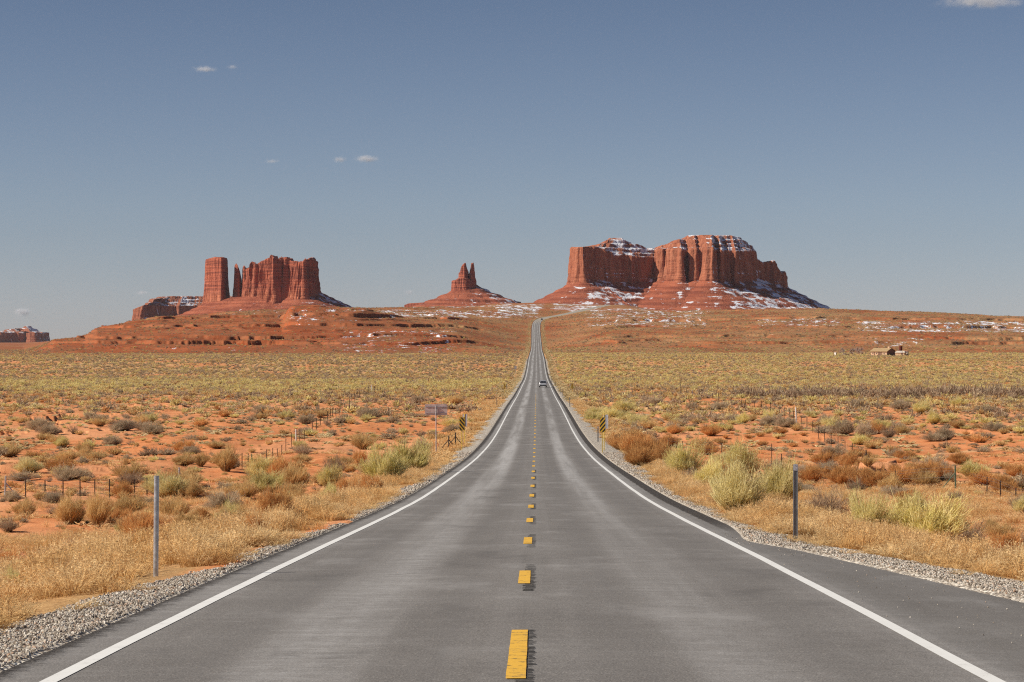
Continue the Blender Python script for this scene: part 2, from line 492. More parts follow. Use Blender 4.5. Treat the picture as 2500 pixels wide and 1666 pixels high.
    scr = n.step(n.add(n.noise(n.map(P, (.30, .12, .3)), 1.0, 5, .72), n.mul(n.noise(n.map(P, (.02, .012, .05)), 1.0, 3), .5)), .70, .86)
    col = n.mix(n.mul(n.mul(scr, n.step(n.attr('veg'), .2, .9, .36, .80)), n.step(hill, .1, .4)), col, (.205, .112, .055))
    # tufts too small to be seen singly
    veg = n.attr('veg')
    dots = n.voro(n.map(P, (1, .55, 1)), .85)
    thr = n.mul(veg, .36)
    tuft = n.step(n.math('SUBTRACT', thr, dots), 0.0, .12)
    vcol = n.mix(n.step(n.noise(P, .11, 3), .4, .62), (.27, .20, .115), (.50, .40, .20))
    vcol = n.mix(n.step(hill, .2, .8, 0, .75), vcol, (.22, .15, .08))
    col = n.mix(n.mul(tuft, .85), col, vcol)
    litter = n.step(n.add(n.mul(veg, .55), n.mul(n.noise(P, .4, 5, .7), .6)), .55, .9, 0, .62)
    col = n.mix(n.mul(litter, n.step(hill, 0, .4, 1, .45)), col, (.56, .40, .19))
    col = n.mix(n.mul(n.attr('pale'), .7), col, (.66, .40, .2))
    verge = n.attr('verge')
    vg = n.mix(n.step(fine, .35, .68), (.38, .215, .09), (.56, .36, .165))
    col = n.mix(n.mul(verge, n.step(mid, .2, .5, .55, .95)), col, vg)
    grav = n.attr('gravel')
    cell = n.voro(P, 21.0, 'Color')
    g1 = n.sep(cell)[0]
    gcol = n.ramp(g1, [(.0, (.20, .16, .125)), (.35, (.40, .335, .265)), (.7, (.58, .51, .42)), (1.0, (.72, .67, .58))])
    col = n.mix(n.step(grav, .35, .6), col, gcol)
    snow = n.attr('snow')
    sw = n.add(n.mul(n.noise(n.map(P, (.17, .06, .3)), 1.0, 6, .72), 1.15), n.mul(n.noise(n.map(P, (.7, .3, .7)), 1.0, 4, .7), .55))
    sm = n.mul(n.step(n.add(n.mul(snow, .75), sw), 1.30, 1.40), n.step(snow, .06, .16))
    col = n.mix(sm, col, (.80, .82, .86))
    far = n.attr('far')
    gh = n.mul(n.step(grav, .35, .6), n.math('SUBTRACT', 1.0, n.voro(P, 21.0)))
    h = n.add(n.mul(fine, .05), n.add(n.mul(n.mul(tuft, .22), 1.0), n.mul(gh, .05)))
    h = n.add(h, n.mul(mid, .12))
    nb = n.bump(h, 1.0, .8)
    return tag(link_mesh('ground', me, n.bsdf(col, .97, 0, nb, .05)), 'red desert ground with sandy flats rising to ledged hills beside the road', 'ground', kind='structure')
build_ground()

# ------------------------------------------------------------------ the road and its markings
def cross_z(off, d):
    """level of the asphalt: a slight crown, banked in the far bend"""
    bank = .055 * sstep(2640, 2800, d)
    return EYE - road_h(d) - .012 * np.abs(off) - bank * off

def road_strip(name, o0, o1, ds, lift, cols=2, jit=None, attrs=None):
    ds = np.asarray(ds, float)
    V = []; UV = []
    hd = (road_x(ds + 1) - road_x(ds - 1)) / 2.0
    nx = 1 / np.sqrt(1 + hd ** 2)
    for i in range(cols):
        f = i / (cols - 1)
        a = (o0(ds) if callable(o0) else np.full_like(ds, o0)); b = (o1(ds) if callable(o1) else np.full_like(ds, o1))
        off = a * (1 - f) + b * f
        if jit is not None: off = off + jit(ds, f)
        V.append(np.stack([road_x(ds) + off * nx, ds - off * hd * nx, cross_z(off, ds) + lift], -1)); UV.append(off)
    V = np.stack(V, 1).reshape(-1, 3); off = np.stack(UV, 1).reshape(-1)
    q = grid_quads(cols, len(ds))
    me = np_mesh(name, V, q, dict(off=off, along=np.repeat(ds, cols), **(attrs(off, np.repeat(ds, cols)) if attrs else {})), smooth=True)
    return me

_rd = np.concatenate([np.linspace(3, 120, 240), np.geomspace(120.5, 1500, 300), np.linspace(1503, 3450, 500)])
def asphalt_mat():
    n = NT('asphalt')
    P = n.pos(); off = n.attr('off'); al = n.attr('along')
    rv = n.comb(off, al, 0.0)
    grain = n.noise(P, 55.0, 3, .7)
    grain2 = n.noise(P, 14.0, 4, .7)
    patch = n.noise(rv, .23, 4, .6)
    sweep = n.noise(n.map(rv, (.45, 3.2, 1)), 1.0, 5, .7)          # scuffs laid across the lane by the snow plough
    sweep2 = n.noise(n.map(rv, (1.6, 14.0, 1)), 1.0, 3, .7)
    lanes = n.noise(n.map(rv, (3.5, .012, 1)), 1.0, 3, .5)         # long wear lines
    col = n.mix(n.step(patch, .3, .7), (.165, .150, .135), (.205, .189, .172))
    col = n.mix(n.step(lanes, .35, .7, 0, .5), col, (.235, .217, .20))
    col = n.mix(n.step(sweep, .47, .74, 0, .27), col, (.30, .282, .264))
    col = n.mix(n.step(grain2, .35, .75, 0, .35), col, (.115, .105, .096))
    col = n.mix(n.step(grain, .53, .68, 0, .8), col, (.40, .37, .335))
    col = n.mix(n.step(grain, .46, .30, 0, .8), col, (.062, .057, .052))
    # pale salty residue in the middle of each lane, along the edge lines, and in the middle far off
    def band(c, wd):
        return n.step(n.math('ABSOLUTE', n.math('SUBTRACT', off, c)), wd, wd * .25)
    streak = n.step(n.noise(n.map(rv, (.9, .02, 1)), 1.0, 4, .6), .36, .62)
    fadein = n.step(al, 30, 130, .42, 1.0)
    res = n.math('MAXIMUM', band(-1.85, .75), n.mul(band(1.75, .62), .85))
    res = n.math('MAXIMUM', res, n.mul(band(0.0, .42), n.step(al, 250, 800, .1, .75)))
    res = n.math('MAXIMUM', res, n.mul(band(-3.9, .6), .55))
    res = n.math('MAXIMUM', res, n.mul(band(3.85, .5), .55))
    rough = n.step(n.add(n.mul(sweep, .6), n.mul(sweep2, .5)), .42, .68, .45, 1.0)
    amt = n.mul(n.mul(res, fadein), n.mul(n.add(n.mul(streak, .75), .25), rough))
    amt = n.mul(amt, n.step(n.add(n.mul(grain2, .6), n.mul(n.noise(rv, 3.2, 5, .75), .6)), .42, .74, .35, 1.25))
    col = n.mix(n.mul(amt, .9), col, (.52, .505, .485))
    blot = n.noise(n.map(rv, (.5, .22, 1)), 1.0, 6, .68)
    col = n.mix(n.step(blot, .50, .72, 0, .55), col, (.34, .322, .303))
    col = n.mix(n.step(blot, .46, .28, 0, .5), col, (.105, .096, .088))
    col = n.mix(n.step(off, 3.80, 3.95, 0, .30), col, (.11, .102, .092))
    trk = n.math('MAXIMUM', n.math('MAXIMUM', band(.85, .5), band(2.75, .5)), n.math('MAXIMUM', band(-.9, .5), band(-2.8, .5)))
    col = n.mix(n.mul(trk, n.step(lanes, .3, .7, .05, .34)), col, (.115, .106, .098))
    # white scrape marks
    scr = n.mul(n.step(n.noise(n.map(rv, (.8, 22.0, 1)), 1.0, 2, .5), .70, .76), n.step(n.noise(rv, .5, 2), .52, .62))
    col = n.mix(n.mul(scr, .5), col, (.6, .59, .58))
    # dark coarse edge strip
    ragged = n.add(off, n.mul(n.math('SUBTRACT', n.noise(P, 1.3, 4, .7), .5), .25))
    er = n.mul(n.step(ragged, 4.03, 4.12), n.step(al, 46, 60))
    el = n.step(n.add(ragged, n.mul(n.math('SUBTRACT', n.noise(P, 6.0, 4, .7), .5), .45)), -3.98, -4.22)
    edge = n.math('MAXIMUM', er, el)
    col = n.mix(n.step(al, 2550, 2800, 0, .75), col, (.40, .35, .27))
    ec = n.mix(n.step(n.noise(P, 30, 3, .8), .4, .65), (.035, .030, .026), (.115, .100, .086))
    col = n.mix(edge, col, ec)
    # the cut strip on the middle line
    hgt = n.add(n.mul(grain, .006), n.add(n.mul(grain2, .006), n.mul(edge, n.mul(n.noise(P, 26, 3, .8), .03))))
    return n.bsdf(col, n.step(grain, .3, .7, .82, .95), 0, n.bump(hgt, 1.0, .8), .18)
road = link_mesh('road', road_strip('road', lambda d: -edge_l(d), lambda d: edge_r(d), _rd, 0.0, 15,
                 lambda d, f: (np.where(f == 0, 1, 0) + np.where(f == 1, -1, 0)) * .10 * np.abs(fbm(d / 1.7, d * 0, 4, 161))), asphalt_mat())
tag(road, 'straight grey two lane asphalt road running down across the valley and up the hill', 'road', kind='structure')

def paint(name, c, wear, dark=None):
    n = NT(name)
    P = n.pos()
    w1 = n.noise(P, 42.0, 4, .75); w2 = n.noise(P, 3.5, 4, .6)
    k = n.step(n.add(n.mul(w1, .6), n.mul(w2, .5)), wear, wear + .12)
    col = n.mix(n.step(w2, .3, .7, 0, .25), c, tuple(v * .78 for v in c))
    col = n.mix(k, col, dark or (.16, .15, .14))
    return n, col
n_, c_ = paint('white paint', (.78, .765, .72), .62, (.42, .40, .37))
M_white = n_.bsdf(c_, .7, 0, None, .3)
for s in (-1, 1):
    wob = lambda d, f, s=s: .012 * noise2(d / 6.0, d * 0 + s, 4)
    ln = link_mesh('edge_line', road_strip('edge_line', s * 3.655 - .070, s * 3.655 + .070, _rd[_rd < 3440], .005, 2, wob), M_white, road)

n_, c_ = paint('yellow paint', (.78, .44, .055), .60, (.12, .11, .09))
off_ = n_.attr('off'); al_ = n_.attr('along')
cut = n_.mul(n_.step(n_.math('FRACT', n_.mul(al_, 3.3)), .62, .72), n_.step(n_.noise(n_.pos(), 9, 3, .8), .5, .6))
c_ = n_.mix(n_.mul(cut, .8), c_, (.10, .085, .05))
M_yellow = n_.bsdf(c_, .75, 0, None, .25)
_dash0 = 18.6
for i in range(40):
    a = _dash0 + i * 12.25
    ds = np.linspace(a, a + (4.7 if i == 0 else 3.1), 10)
    link_mesh('centre_dash', road_strip('centre_dash', -.132, .022, ds, .005, 3, lambda d, f: .004 * noise2(d * 3, d * 0 + f, 9)), M_yellow, road)

# older ground-in marks beside each dash: short dark milled ridges
M_mill = plain('milled asphalt', (.060, .055, .050), .95, 0, .3, 40, .1)
for i in range(9):
    a = _dash0 - 1.5 + i * 12.25
    V_, Q_ = [], []
    y_ = a
    while y_ < a + 6.2:
        l_ = -.055 + random.uniform(-.02, .03); r_ = .088 + random.uniform(-.025, .012)
        if _dash0 + i * 12.25 + .1 < y_ < _dash0 + i * 12.25 + (4.6 if i == 0 else 3.0): l_ = .026
        if random.random() < .93:
            t_ = random.uniform(.035, .062); b_ = len(V_)
            for dy_, o_ in ((0, l_), (0, r_), (t_, r_), (t_, l_)):
                yy = y_ + dy_ + .01 * random.random(); V_.append((float(road_x(yy)) + o_, yy, float(cross_z(o_, yy)) + .0035))
            Q_.append((b_, b_ + 1, b_ + 2, b_ + 3))
        y_ += .135 + random.uniform(-.008, .008)
    link_mesh('milled_strip', np_mesh('milled_strip', np.array(V_), np.array(Q_)), M_mill, road)

# ------------------------------------------------------------------ the buttes
def rock_mat(name, cliff=True, snow=0.0, tone=1.0, zs=.1, band=None):
    n = NT(name)
    P = n.pos(); N = n.sep(n.nrm())
    t = lambda c: tuple(v * tone for v in c)
    vert = n.noise(n.map(P, (.075, .075, .010)), 1.0, 6, .62)           # stains running down the wall
    hor = n.noise(n.map(P, (.006, .006, zs)), 1.0, 5, .6)               # beds
    spot = n.noise(P, .05, 6, .65)
    if cliff:
        col = n.mix(n.step(vert, .34, .68), t((.42, .155, .085)), t((.25, .080, .045)))
        col = n.mix(n.step(spot, .5, .72, 0, .55), col, t((.50, .22, .13)))
        col = n.mix(n.step(hor, .52, .70, 0, .25), col, t((.20, .065, .038)))
        streak = n.noise(n.map(P, (.16, .16, .012)), 1.0, 4, .6)
        col = n.mix(n.step(streak, .52, .66, 0, .6), col, t((.17, .055, .035)))
    else:
        col = n.mix(n.step(hor, .38, .62), t((.36, .112, .060)), t((.22, .064, .038)))
        col = n.mix(n.step(spot, .5, .7, 0, .5), col, t((.40, .150, .085)))
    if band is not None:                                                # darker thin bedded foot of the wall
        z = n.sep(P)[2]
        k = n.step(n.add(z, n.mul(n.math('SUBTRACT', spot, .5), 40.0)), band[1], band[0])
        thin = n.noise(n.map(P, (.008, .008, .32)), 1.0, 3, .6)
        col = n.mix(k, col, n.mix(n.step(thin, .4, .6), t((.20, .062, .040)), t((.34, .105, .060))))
    if snow:
        wind = n.noise(n.map(P, (.03, .03, .05)), 1.0, 6, .68)
        # snow that has not melted: on the level, and on slopes turned from the south east
        lie = n.add(n.mul(N[2], .75), n.mul(N[0], .55))
        k = n.step(n.add(lie, n.mul(n.math('SUBTRACT', wind, .5), 2.1)), 1.02 - .5 * snow, 1.16 - .5 * snow)
        col = n.mix(n.mul(k, .93), col, (.80, .82, .86))
    h = n.add(n.mul(n.noise(P, .16, 6, .68), 5.0), n.mul(vert, 6.0 if cliff else 1.5))
    h = n.add(h, n.mul(hor, .9 if cliff else 3.0))
    return n.bsdf(col, .95, 0, n.bump(h, 1.0, .75), .05)

def plan_loop(front, back_depth, n, round_=.25):
    """closed outline, anticlockwise from the left end of the front; front = [(x, y)] from left to right"""
    f = np.array(front, float)
    xl, xr = f[0, 0], f[-1, 0]
    wdt = xr - xl
    yb = f[:, 1].max() + back_depth
    back = []
    for a in np.linspace(0, math.pi, 15):
        cx = (xl + xr) / 2 + math.cos(a) * wdt / 2
        yy = np.interp(cx, f[:, 0], f[:, 1])
        back.append((cx, yy + (yb - yy) * (math.sin(a) ** .5)))
    loop = np.concatenate([f, np.array(back[1:-1])])
    loop = np.concatenate([loop, loop[:1]])
    seg = np.hypot(*np.diff(loop, axis=0).T); s = np.concatenate([[0], np.cumsum(seg)])
    # three quarters of the points go to the side the road sees
    sf = s[len(f) - 1]
    nf = int(n * .72)
    q = np.concatenate([np.linspace(0, sf, nf, endpoint=False), np.linspace(sf, s[-1], n - nf, endpoint=False)])
    x = np.interp(q, s, loop[:, 0]); y = np.interp(q, s, loop[:, 1])
    for _ in range(3):
        x = .25 * np.roll(x, 1) + .5 * x + .25 * np.roll(x, -1); y = .25 * np.roll(y, 1) + .5 * y + .25 * np.roll(y, -1)
    return x, y, q

def px_x(px, d): return (np.asarray(px, float) - CX) / F * d
def row_z(r, d): return EYE + (CY - np.asarray(r, float)) / F * d

def cliff_mesh(name, dist, front, depth, base, rim, top, n=500, nv=70, nc=40, flute=9.0, lam=38.0, strata=2.2, batter=.06, seed=0, capk=2.2, crag=0.0, spine=.5, capled=9.0):
    """a rock wall standing on a plan outline with a stepped cap
    front: (px, nearer or farther by m); base/rim/top: (px, row) as seen from the road"""
    fr = [(float(px_x(p, dist + dy)), dist + dy) for p, dy in front]
    x, y, s = plan_loop(fr, depth, n)
    cxm, cym = x.mean(), y.mean()
    xl, xr = x.min(), x.max()
    nxv = np.roll(y, -1) - np.roll(y, 1); nyv = -(np.roll(x, -1) - np.roll(x, 1))
    ln = np.hypot(nxv, nyv) + 1e-9; nxv /= ln; nyv /= ln
    # outward = away from the inside
    sgn = np.sign(np.mean(nxv * (x - cxm) + nyv * (y - cym))); nxv *= sgn; nyv *= sgn
    for _ in range(4):
        nxv = .25 * np.roll(nxv, 1) + .5 * nxv + .25 * np.roll(nxv, -1); nyv = .25 * np.roll(nyv, 1) + .5 * nyv + .25 * np.roll(nyv, -1)
    def prof(pts, xx, yy):
        p = np.array(pts, float)
        return row_z(np.interp(CX + F * xx / yy, p[:, 0], p[:, 1]), yy)
    yf = np.minimum(y, np.interp(x, [q[0] for q in fr], [q[1] for q in fr]) + 40)     # hidden back walls take the level of the front
    zb = prof(base, x, yf) - 6; zr = prof(rim, x, yf)
    if crag: zr = zr + crag * ridged(s / (lam * .55), s * 0 + seed, 3, seed + 7) - crag * .3
    V = []
    for i in range(nv):
        v = i / (nv - 1)
        z = zb + (zr - zb) * v
        big = ridged(s / lam + .25 * noise2(z / 60, s / 200, seed + 2), z / 260 + seed, 2, seed)
        med = ridged(s / (lam * .42) + .2 * noise2(z / 50, s / 90, seed + 14), z / 300 + seed * 3, 2, seed + 3)
        sml = fbm(s / 7.0, z / 22, 3, seed + 5)
        bed = noise2(z / 9.0, s / 160, seed + 9) + .6 * noise2(z / 3.6, s / 90, seed + 10)
        rib = 1 - 2 * np.abs(noise2(s / (lam * .21) + .3 * noise2(z / 45, s / 60, seed + 4), z / 380 + seed, seed + 12))
        disp = flute * (.50 * big + .62 * med + .24 * rib) + flute * .10 * sml + strata * bed * (.12 + 1.3 * (1 - v) ** 2)
        disp = disp * np.clip(1.0 - .22 * sstep(.96, 1, v), 0, 1) - batter * (z - zb) + (1 - v) ** 3 * 5.0
        V.append(np.stack([x + nxv * disp, y + nyv * disp, z], -1))
    rx, ry = V[-1][:, 0], V[-1][:, 1]
    half = min((xr - xl) * .5, depth * .5)
    sx = np.clip(rx, xl + half * .9, xr - half * .9) if xr - xl > 1.9 * half else np.full_like(rx, cxm)
    front_y = np.interp(sx, [p[0] for p in fr], [p[1] for p in fr])
    sy = front_y + depth * spine
    # the summit line is read straight from the skyline
    for i in range(1, nc):
        u = i / (nc - 1)
        xx = rx + (sx - rx) * u; yy = ry + (sy - ry) * u
        zt = prof(top, xx, np.minimum(yy, sy + 20))
        zr_here = zr
        c = np.clip(u * capk, 0, 1)
        led = capled
        hgt = (zt - zr_here)
        zz = zr_here + hgt * c
        if led:
            q = zz / led + .35 * fbm(xx / 60, yy / 60, 3, seed + 15)
            tq, _f = terr(q, .74, .86)
            zz = zz + (tq - q) * led * np.clip(np.abs(hgt) / 12, 0, 1) * sstep(0, .1, u) * .8
            zz = np.where(c >= 1, np.minimum(zz, zt), zz)
        zz = zz + 1.2 * fbm(xx / 9, yy / 9, 3, seed + 17) * sstep(0, .15, u)
        V.append(np.stack([xx, yy, zz], -1))
    V = np.array(V).reshape(-1, 3)
    return np_mesh(name, V, grid_quads(n, nv + nc - 1, True), smooth=False), (x, y, s, nxv, nyv, zb + 6)

def talus_mesh(name, loop, zg, slope=27.0, nv=70, gully=9.0, lam=55.0, seed=0, ledge=11.0, ledk=.6, inset=3.0):
    """the apron of broken rock below a wall"""
    x, y, s, nx, ny, zb = loop
    n = len(x)
    # soften the outline so that the apron does not follow each flute
    ax, ay, anx, any_, azb = x.copy(), y.copy(), nx.copy(), ny.copy(), zb.copy()
    for _ in range(40):
        ax = .25 * np.roll(ax, 1) + .5 * ax + .25 * np.roll(ax, -1); ay = .25 * np.roll(ay, 1) + .5 * ay + .25 * np.roll(ay, -1)
        anx = .25 * np.roll(anx, 1) + .5 * anx + .25 * np.roll(anx, -1); any_ = .25 * np.roll(any_, 1) + .5 * any_ + .25 * np.roll(any_, -1)
        azb = .25 * np.roll(azb, 1) + .5 * azb + .25 * np.roll(azb, -1)
    l = np.hypot(anx, any_) + 1e-9; anx /= l; any_ /= l
    V = []
    for i in range(nv):
        v = i / (nv - 1)
        drop = (azb + 11 - zg) * v
        z = azb + 11 - drop
        run = drop / math.tan(math.radians(slope)) * (.80 + .35 * v)
        q = z / ledge + .45 * fbm(s / 140, z * 0 + seed, 3, seed + 1) + .12 * noise2(s / 18, z * 0, seed + 4)
        tq, f = terr(q, .62, .72)
        z2 = z + (tq - q) * ledge * ledk * sstep(0, .1, v)
        g = ridged(s / lam + .3 * noise2(s / 90, z / 80, seed + 2), z / 300 + seed, 3, seed)
        off = run - inset + gully * g * sstep(0, .25, v) * (.4 + .9 * v) + 1.6 * fbm(s / 9, z / 7, 3, seed + 6)
        V.append(np.stack([ax + anx * off, ay + any_ * off, z2 + 1.0 * fbm(s / 6, z / 6, 2, seed + 8)], -1))
    return np_mesh(name, np.array(V).reshape(-1, 3), grid_quads(n, nv, True), smooth=False)

def butte(name, loc_px, dist, label, cat='butte', zg=0.0):
    e = empty(name, (float(px_x(loc_px, dist)), dist, 0))
    tag(e, label, cat, 'rock buttes on the skyline')
    return e
def under(me, name, mat, parent):
    """link a mesh made in world coordinates below an empty"""
    o = link_mesh(name, me, mat, parent)
    o.matrix_parent_inverse = Matrix.Translation(parent.location).inverted()
    return o

M_cliff = rock_mat('sandstone cliff', True, .62)
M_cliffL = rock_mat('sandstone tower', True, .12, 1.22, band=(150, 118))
M_talus = rock_mat('broken talus', False, .47, zs=.13)
M_talus2 = rock_mat('dry talus', False, .30, zs=.13)
M_mesa = rock_mat('far mesa', True, .55, .85)

# the big double topped butte right of the road
D = 6000.0
big = butte('double_topped_butte', 1660, D, 'massive double topped red butte with snowy caps to the right of the road')
me, lp = cliff_mesh('cliff', D,
    [(1396, 150), (1397, 80), (1402, 10), (1412, -42), (1424, -60), (1440, -35), (1470, -15), (1510, 0), (1555, 25), (1590, 62), (1602, 96), (1606, 50), (1618, 22), (1626, 40), (1632, 10), (1646, -22), (1664, -40), (1671, 2),
     (1680, 14), (1686, -16), (1700, -34), (1706, -8), (1712, -30), (1728, -58), (1742, -64), (1750, -24), (1760, -34), (1768, -6), (1788, 4), (1796, -8), (1812, 22), (1832, 50), (1846, 90), (1860, 120), (1880, 130), (1900, 145), (1912, 160), (1917, 190)],
    330.0,
    [(1390, 697), (1440, 690), (1470, 688), (1505, 698), (1540, 694), (1570, 684), (1606, 683), (1650, 693), (1690, 686), (1746, 692), (1797, 694), (1842, 687), (1874, 692), (1920, 705)],
    [(1394, 603), (1410, 604), (1421, 603), (1450, 602), (1475, 608), (1500, 622), (1525, 622), (1560, 627), (1596, 627), (1606, 612), (1625, 608), (1660, 609), (1700, 607), (1760, 610), (1800, 613), (1835, 611), (1844, 613),
     (1849, 632), (1859, 641), (1876, 639.5), (1889, 635), (1897, 645), (1905, 668), (1912, 662), (1917, 676), (1920, 690)],
    [(1390, 603), (1421, 602), (1453, 598), (1466, 594), (1478, 588), (1488, 581.5), (1520, 581.5), (1530, 589), (1542, 593), (1561, 597), (1577, 605), (1597, 606), (1619, 598), (1644, 588), (1670, 581), (1679, 575),
     (1733, 574), (1778, 573), (1788, 576), (1807, 580), (1823, 591), (1836, 599), (1844, 611), (1849, 632), (1859, 641), (1876, 639.5), (1889, 635), (1897, 645), (1905, 668), (1912, 662), (1917, 676), (1920, 690)],
    n=1150, nv=110, nc=60, flute=11.0, lam=62.0, strata=1.8, seed=3, capk=2.4, capled=11.0)
under(me, 'cliff', M_cliff, big)
under(talus_mesh('talus_slope', lp, 34.0, 28.0, 90, 10.0, 70.0, 5, 13.0, .55), 'talus_slope', M_talus, big)

# the crown of walls and towers on the left
D = 6500.0
crown = butte('crown_butte', 640, D, 'broken crown of tall red rock towers and fins standing left of the road')
me, lpT = cliff_mesh('tower', D, [(499.5, 192), (501, 160), (506, 140), (514, 114), (524, 94), (534, 78), (541, 72), (545, 84), (550, 116), (556, 164)], 60.0,
    [(495, 752), (530, 752), (560, 745)], [(497, 634), (508, 633), (524, 630), (554, 630), (558, 631)], [(497, 633), (509, 632), (524, 628), (554, 628.5), (558, 630)],
    n=420, nv=120, nc=14, flute=5.2, lam=26.0, strata=1.0, batter=.05, seed=21, capk=3, capled=0)
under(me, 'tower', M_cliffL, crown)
for k, (a, b, dy, rim_, bas, sd) in enumerate((
        (570.5, 590, 92, [(566, 652), (571, 649), (577, 645), (581.5, 653), (585, 662), (589, 675), (593, 690)], 738, 31),
        (590.5, 603, 84, [(588, 660), (591.5, 655), (595.6, 650), (600, 654), (602.5, 662), (605, 690)], 738, 37))):
    m_ = (a + b) / 2
    me, _l = cliff_mesh('spire', D, [(a, dy + 14), (a + .12 * (b - a), dy + 2), (m_, dy - 8), (b - .12 * (b - a), dy + 2), (b, dy + 16)], 20.0,
        [(560, bas), (610, bas)], rim_, [(p, r - 1.5) for p, r in rim_], n=170, nv=100, nc=8, flute=2.3, lam=15.0, strata=1.1, batter=.03, seed=sd, capk=3, capled=0)
    under(me, 'spire', M_cliffL, crown)
crest = [(604, 662), (606, 658), (612, 655), (617, 642), (619, 641), (622, 645), (626, 648), (629, 657), (631, 646), (640, 641), (650, 636), (659, 632), (661, 624), (666, 624), (670, 631), (676, 633), (683, 632), (691, 630), (704, 630.5), (708, 637),
         (720, 640), (738, 640), (744, 634), (752, 636), (755, 632), (762, 631.5), (766, 638), (769, 655)]
me, lpW = cliff_mesh('rock_wall', D, [(605, 66), (607, 40), (613, 22), (622, 8), (626, 18), (631, 16), (640, -4), (655, -26), (668, -48), (676, -54), (681, -30), (690, -32), (700, -44), (706, -36), (711, -38), (722, -56), (732, -74), (742, -82), (747, -66), (753, -58), (760, -20), (767, 20), (771, 60)],
    62.0, [(600, 742), (640, 744), (680, 742), (720, 730), (760, 722), (775, 722)], crest, [(p, r - .6) for p, r in crest],
    n=900, nv=130, nc=18, flute=14.0, lam=33.0, strata=1.1, batter=.03, seed=43, capk=3.0, crag=6.0, capled=0)
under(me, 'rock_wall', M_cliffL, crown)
# one apron below all of them
fr = [(float(px_x(p, D + dy)), D + dy) for p, dy in ((492, 150), (505, 90), (540, 55), (575, 55), (610, -4), (660, -36), (700, -30), (740, -50), (768, -5), (778, 50))]
x, y, s = plan_loop(fr, 120, 600)
nx_, ny_ = np.roll(y, -1) - np.roll(y, 1), -(np.roll(x, -1) - np.roll(x, 1))
l_ = np.hypot(nx_, ny_); nx_, ny_ = nx_ / l_, ny_ / l_
if np.mean(nx_ * (x - x.mean()) + ny_ * (y - y.mean())) < 0: nx_, ny_ = -nx_, -ny_
zb = row_z(np.interp(x, px_x([490, 530, 560, 600, 640, 680, 720, 760, 780], D), [747, 744, 735, 733, 736, 734, 722, 715, 716]), D)
V_ = talus_mesh('talus_slope', (x, y, s, nx_, ny_, zb), 30.0, 25.0, 60, 6.0, 45.0, 53, 9.0, .6, 7.0)
under(V_, 'talus_slope', M_talus2, crown)
# the floor between the towers, so that the apron closes under them
fl = MB()
fl.poly([(float(a), float(b), float(c) - 4) for a, b, c in zip(x[::6], y[::6], zb[::6])])
o_ = fl.build('rock_saddle', M_talus2, crown); o_.matrix_parent_inverse = Matrix.Translation(crown.location).inverted()

# the two fingered butte in the middle
D = 7000.0
mid = butte('twin_spired_butte', 1130, D, 'small red butte with two pointed spires on a stepped base left of the road')
me, lpm = cliff_mesh('shoulder', D, [(1103, 30), (1105, 0), (1110, -14), (1122, -22), (1136, -26), (1148, -18), (1158, -8), (1163, 26)], 60.0,
    [(1100, 722), (1130, 719), (1165, 705)], [(1102, 687), (1106, 684.5), (1112, 686), (1120, 680), (1130, 678), (1144, 682), (1155, 688), (1160, 695), (1165, 699)],
    [(1102, 686), (1106, 684), (1112, 684), (1121, 678), (1144, 680), (1160, 690), (1165, 698)], n=380, nv=70, nc=12, flute=4.2, lam=20.0, strata=1.5, seed=63, capk=2.5, capled=0)
under(me, 'shoulder', M_cliffL, mid)
for fr_, bas, rim_, sd in ((
        [(1121, 16), (1122, 2), (1127, -10), (1134, -16), (1141, -4), (1144.5, 14)], 700, [(1120, 668), (1123.5, 664), (1126.5, 652), (1130, 647), (1133, 644), (1137, 643), (1139.5, 655), (1142.5, 663), (1145, 676)], 71), (
        [(1145, 12), (1146, 0), (1150, -10), (1156, -8), (1160, 0), (1161.5, 14)], 708, [(1144, 676), (1147, 664), (1149, 655), (1150.4, 644), (1156.3, 642.5), (1157.6, 657), (1159.5, 675), (1162, 690)], 77)):
    me, _l = cliff_mesh('spire', D, fr_, 34.0, [(1100, bas), (1180, bas)], rim_, [(p, r - 1) for p, r in rim_], n=200, nv=100, nc=10, flute=2.9, lam=16.0, strata=1.2, batter=.02, seed=sd, capk=3, capled=0)
    under(me, 'spire', M_cliffL, mid)
x, y, s, a_, b_, zb = lpm
zb = row_z(np.interp(x, px_x([1100, 1130, 1150, 1166], D), [716, 716, 712, 699]), D)
under(talus_mesh('talus_slope', (x, y, s, a_, b_, zb), 28.0, 21.0, 80, 5.0, 40.0, 83, 15.0, .8, 5.0), 'talus_slope', M_talus2, mid)
# low ledge running out to both sides of its foot
me, lpb = cliff_mesh('ledge', D, [(990, 60), (1010, 20), (1060, -40), (1100, -75), (1150, -95), (1200, -70), (1240, -20), (1268, 40)], 300.0,
    [(980, 758), (1280, 752)], [(985, 747), (1000, 741), (1040, 738.5), (1070, 736), (1130, 734), (1200, 732), (1245, 733), (1272, 738)],
    [(985, 747), (1000, 741), (1040, 738), (1066, 735), (1085, 730), (1230, 729), (1248, 732.6), (1272, 738)], n=420, nv=30, nc=20, flute=7, lam=50.0, strata=1.4, seed=91, capk=1.6, capled=0)
under(me, 'ledge', M_talus2, mid)

